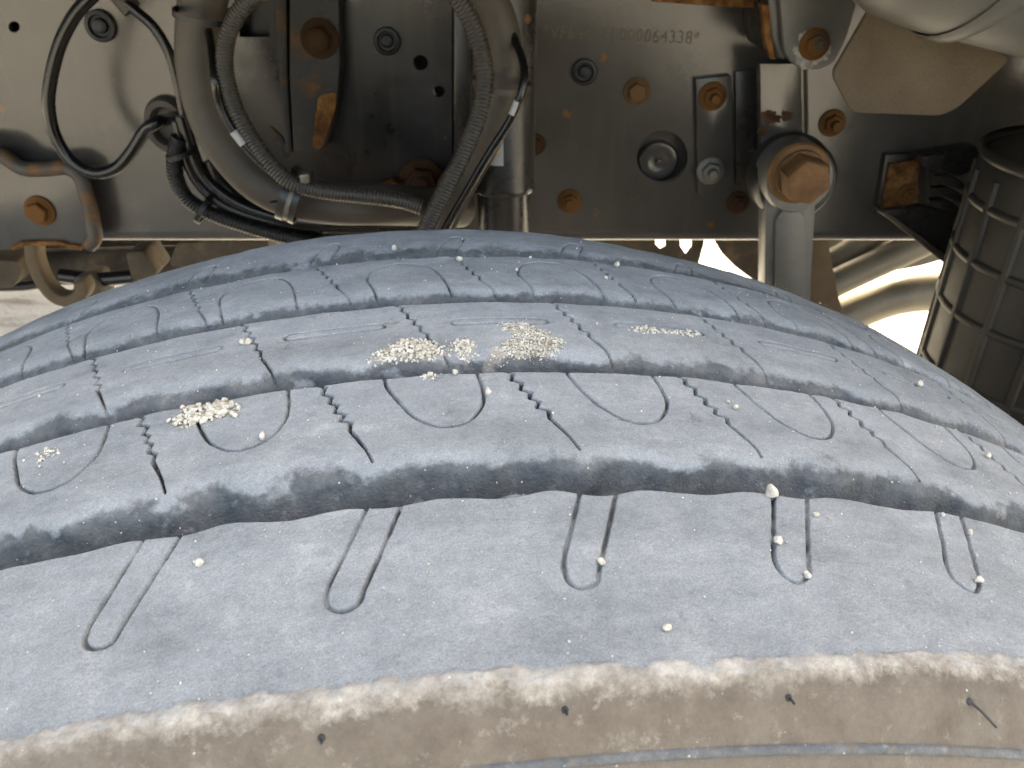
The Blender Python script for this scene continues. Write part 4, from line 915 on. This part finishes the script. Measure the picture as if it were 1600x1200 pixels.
def grains(name, items, lab=None):
    """items: list of (s, w, size mm, lift mm)"""
    n = len(items); r = np.random.default_rng(n); nv = len(IV); V = np.empty((n, nv, 3)); 
    for i, (s, w_, z, l) in enumerate(items):
        p, nn = tread_point(s, w_, l)
        q = IV * r.uniform(.65, 1.25, 3) * (1 + r.uniform(-.22, .22, (nv, 1)))
        a = r.normal(size=(3, 3)); a, _ = np.linalg.qr(a)
        V[i] = (q @ a) * z * .5 * MM + np.array(p + nn * z * .25 * MM)
    F = (IF[None] + (np.arange(n) * nv)[:, None, None]).reshape(-1, 3)
    me = bpy.data.meshes.new(name); me.vertices.add(n * nv); me.vertices.foreach_set('co', V.astype(np.float32).ravel())
    me.loops.add(F.size); me.loops.foreach_set('vertex_index', F.astype(np.int32).ravel()); me.polygons.add(len(F)); me.polygons.foreach_set('loop_start', np.arange(0, F.size, 3, dtype=np.int32))
    me.update(calc_edges=True); me.materials.append(M['sand'])
    o = bpy.data.objects.new(name, me); COL.objects.link(o); tag(o, lab, 'sand', kind='stuff'); return o
def pile(poly, n, z0, z1, h, seed):
    """fill a polygon in (s, w) with grains, heaped towards the middle"""
    r = np.random.default_rng(seed); P = np.array(poly, float); lo, hi = P.min(0), P.max(0); out = []
    def edge(x, y):
        ins = False; d = 1e9
        for i in range(len(P)):
            a, b = P[i - 1], P[i]
            if (a[1] > y) != (b[1] > y) and x < (b[0] - a[0]) * (y - a[1]) / (b[1] - a[1]) + a[0]: ins = not ins
            t = max(0, min(1, ((x - a[0]) * (b[0] - a[0]) + (y - a[1]) * (b[1] - a[1])) / ((b - a) @ (b - a) + 1e-9))); d = min(d, math.hypot(x - a[0] - t * (b[0] - a[0]), y - a[1] - t * (b[1] - a[1])))
        return d if ins else -d
    while len(out) < n:
        x, y = r.uniform(lo[0] - 2, hi[0] + 2), r.uniform(lo[1] - 2, hi[1] + 2); e = edge(x, y) + r.normal() * .9
        if e < -.6 or (e < .8 and r.random() < .5): continue
        z = z0 + (z1 - z0) * r.random() ** 2.2; out.append((x, y, z, min(max(e, 0), 3) / 3 * h * r.random()))
    return out
grains('sand_pile', pile(PILES[0][0], 420, .5, 2.5, .8, 1), 'coarse pale gravel pile on the second rib at left')
grains('sand_pile', pile(PILES[1][0], 900, .35, 1.7, .7, 2), 'pale sand pile left of the zigzag cut on the third rib')
grains('sand_pile', pile(PILES[2][0], 300, .35, 1.6, .5, 3), 'small sand patch just right of the zigzag cut on the third rib')
grains('sand_pile', pile(PILES[3][0], 2600, .25, 1.0, .7, 4), 'fine tan sand pile on the third rib right of centre')
grains('sand_pile', pile(PILES[4][0], 300, .3, 1.3, .4, 5), 'thin line of sand along a slot on the third rib at right')
grains('sand_pile', pile([(-126, 31), (-121, 32), (-119, 28), (-123, 26)], 40, .5, 1.6, .4, 6), 'little sprinkle of grit on the second rib at the left edge')
grains('sand_pile', pile([(-2, 38), (4, 38.5), (5, 36.5), (0, 36)], 40, .5, 1.5, .5, 8), 'few grit grains on the second rib lip near centre')
it = []
for i in range(3200):
    s = RNG.uniform(-200, 300); w_ = RNG.uniform(-78, 188); it.append((s, w_, .22 + .55 * RNG.random() ** 5 + (.5 if RNG.random() < .02 else 0), 0))
grains('scattered_grit', it, 'tiny sand grains scattered all over the tread')
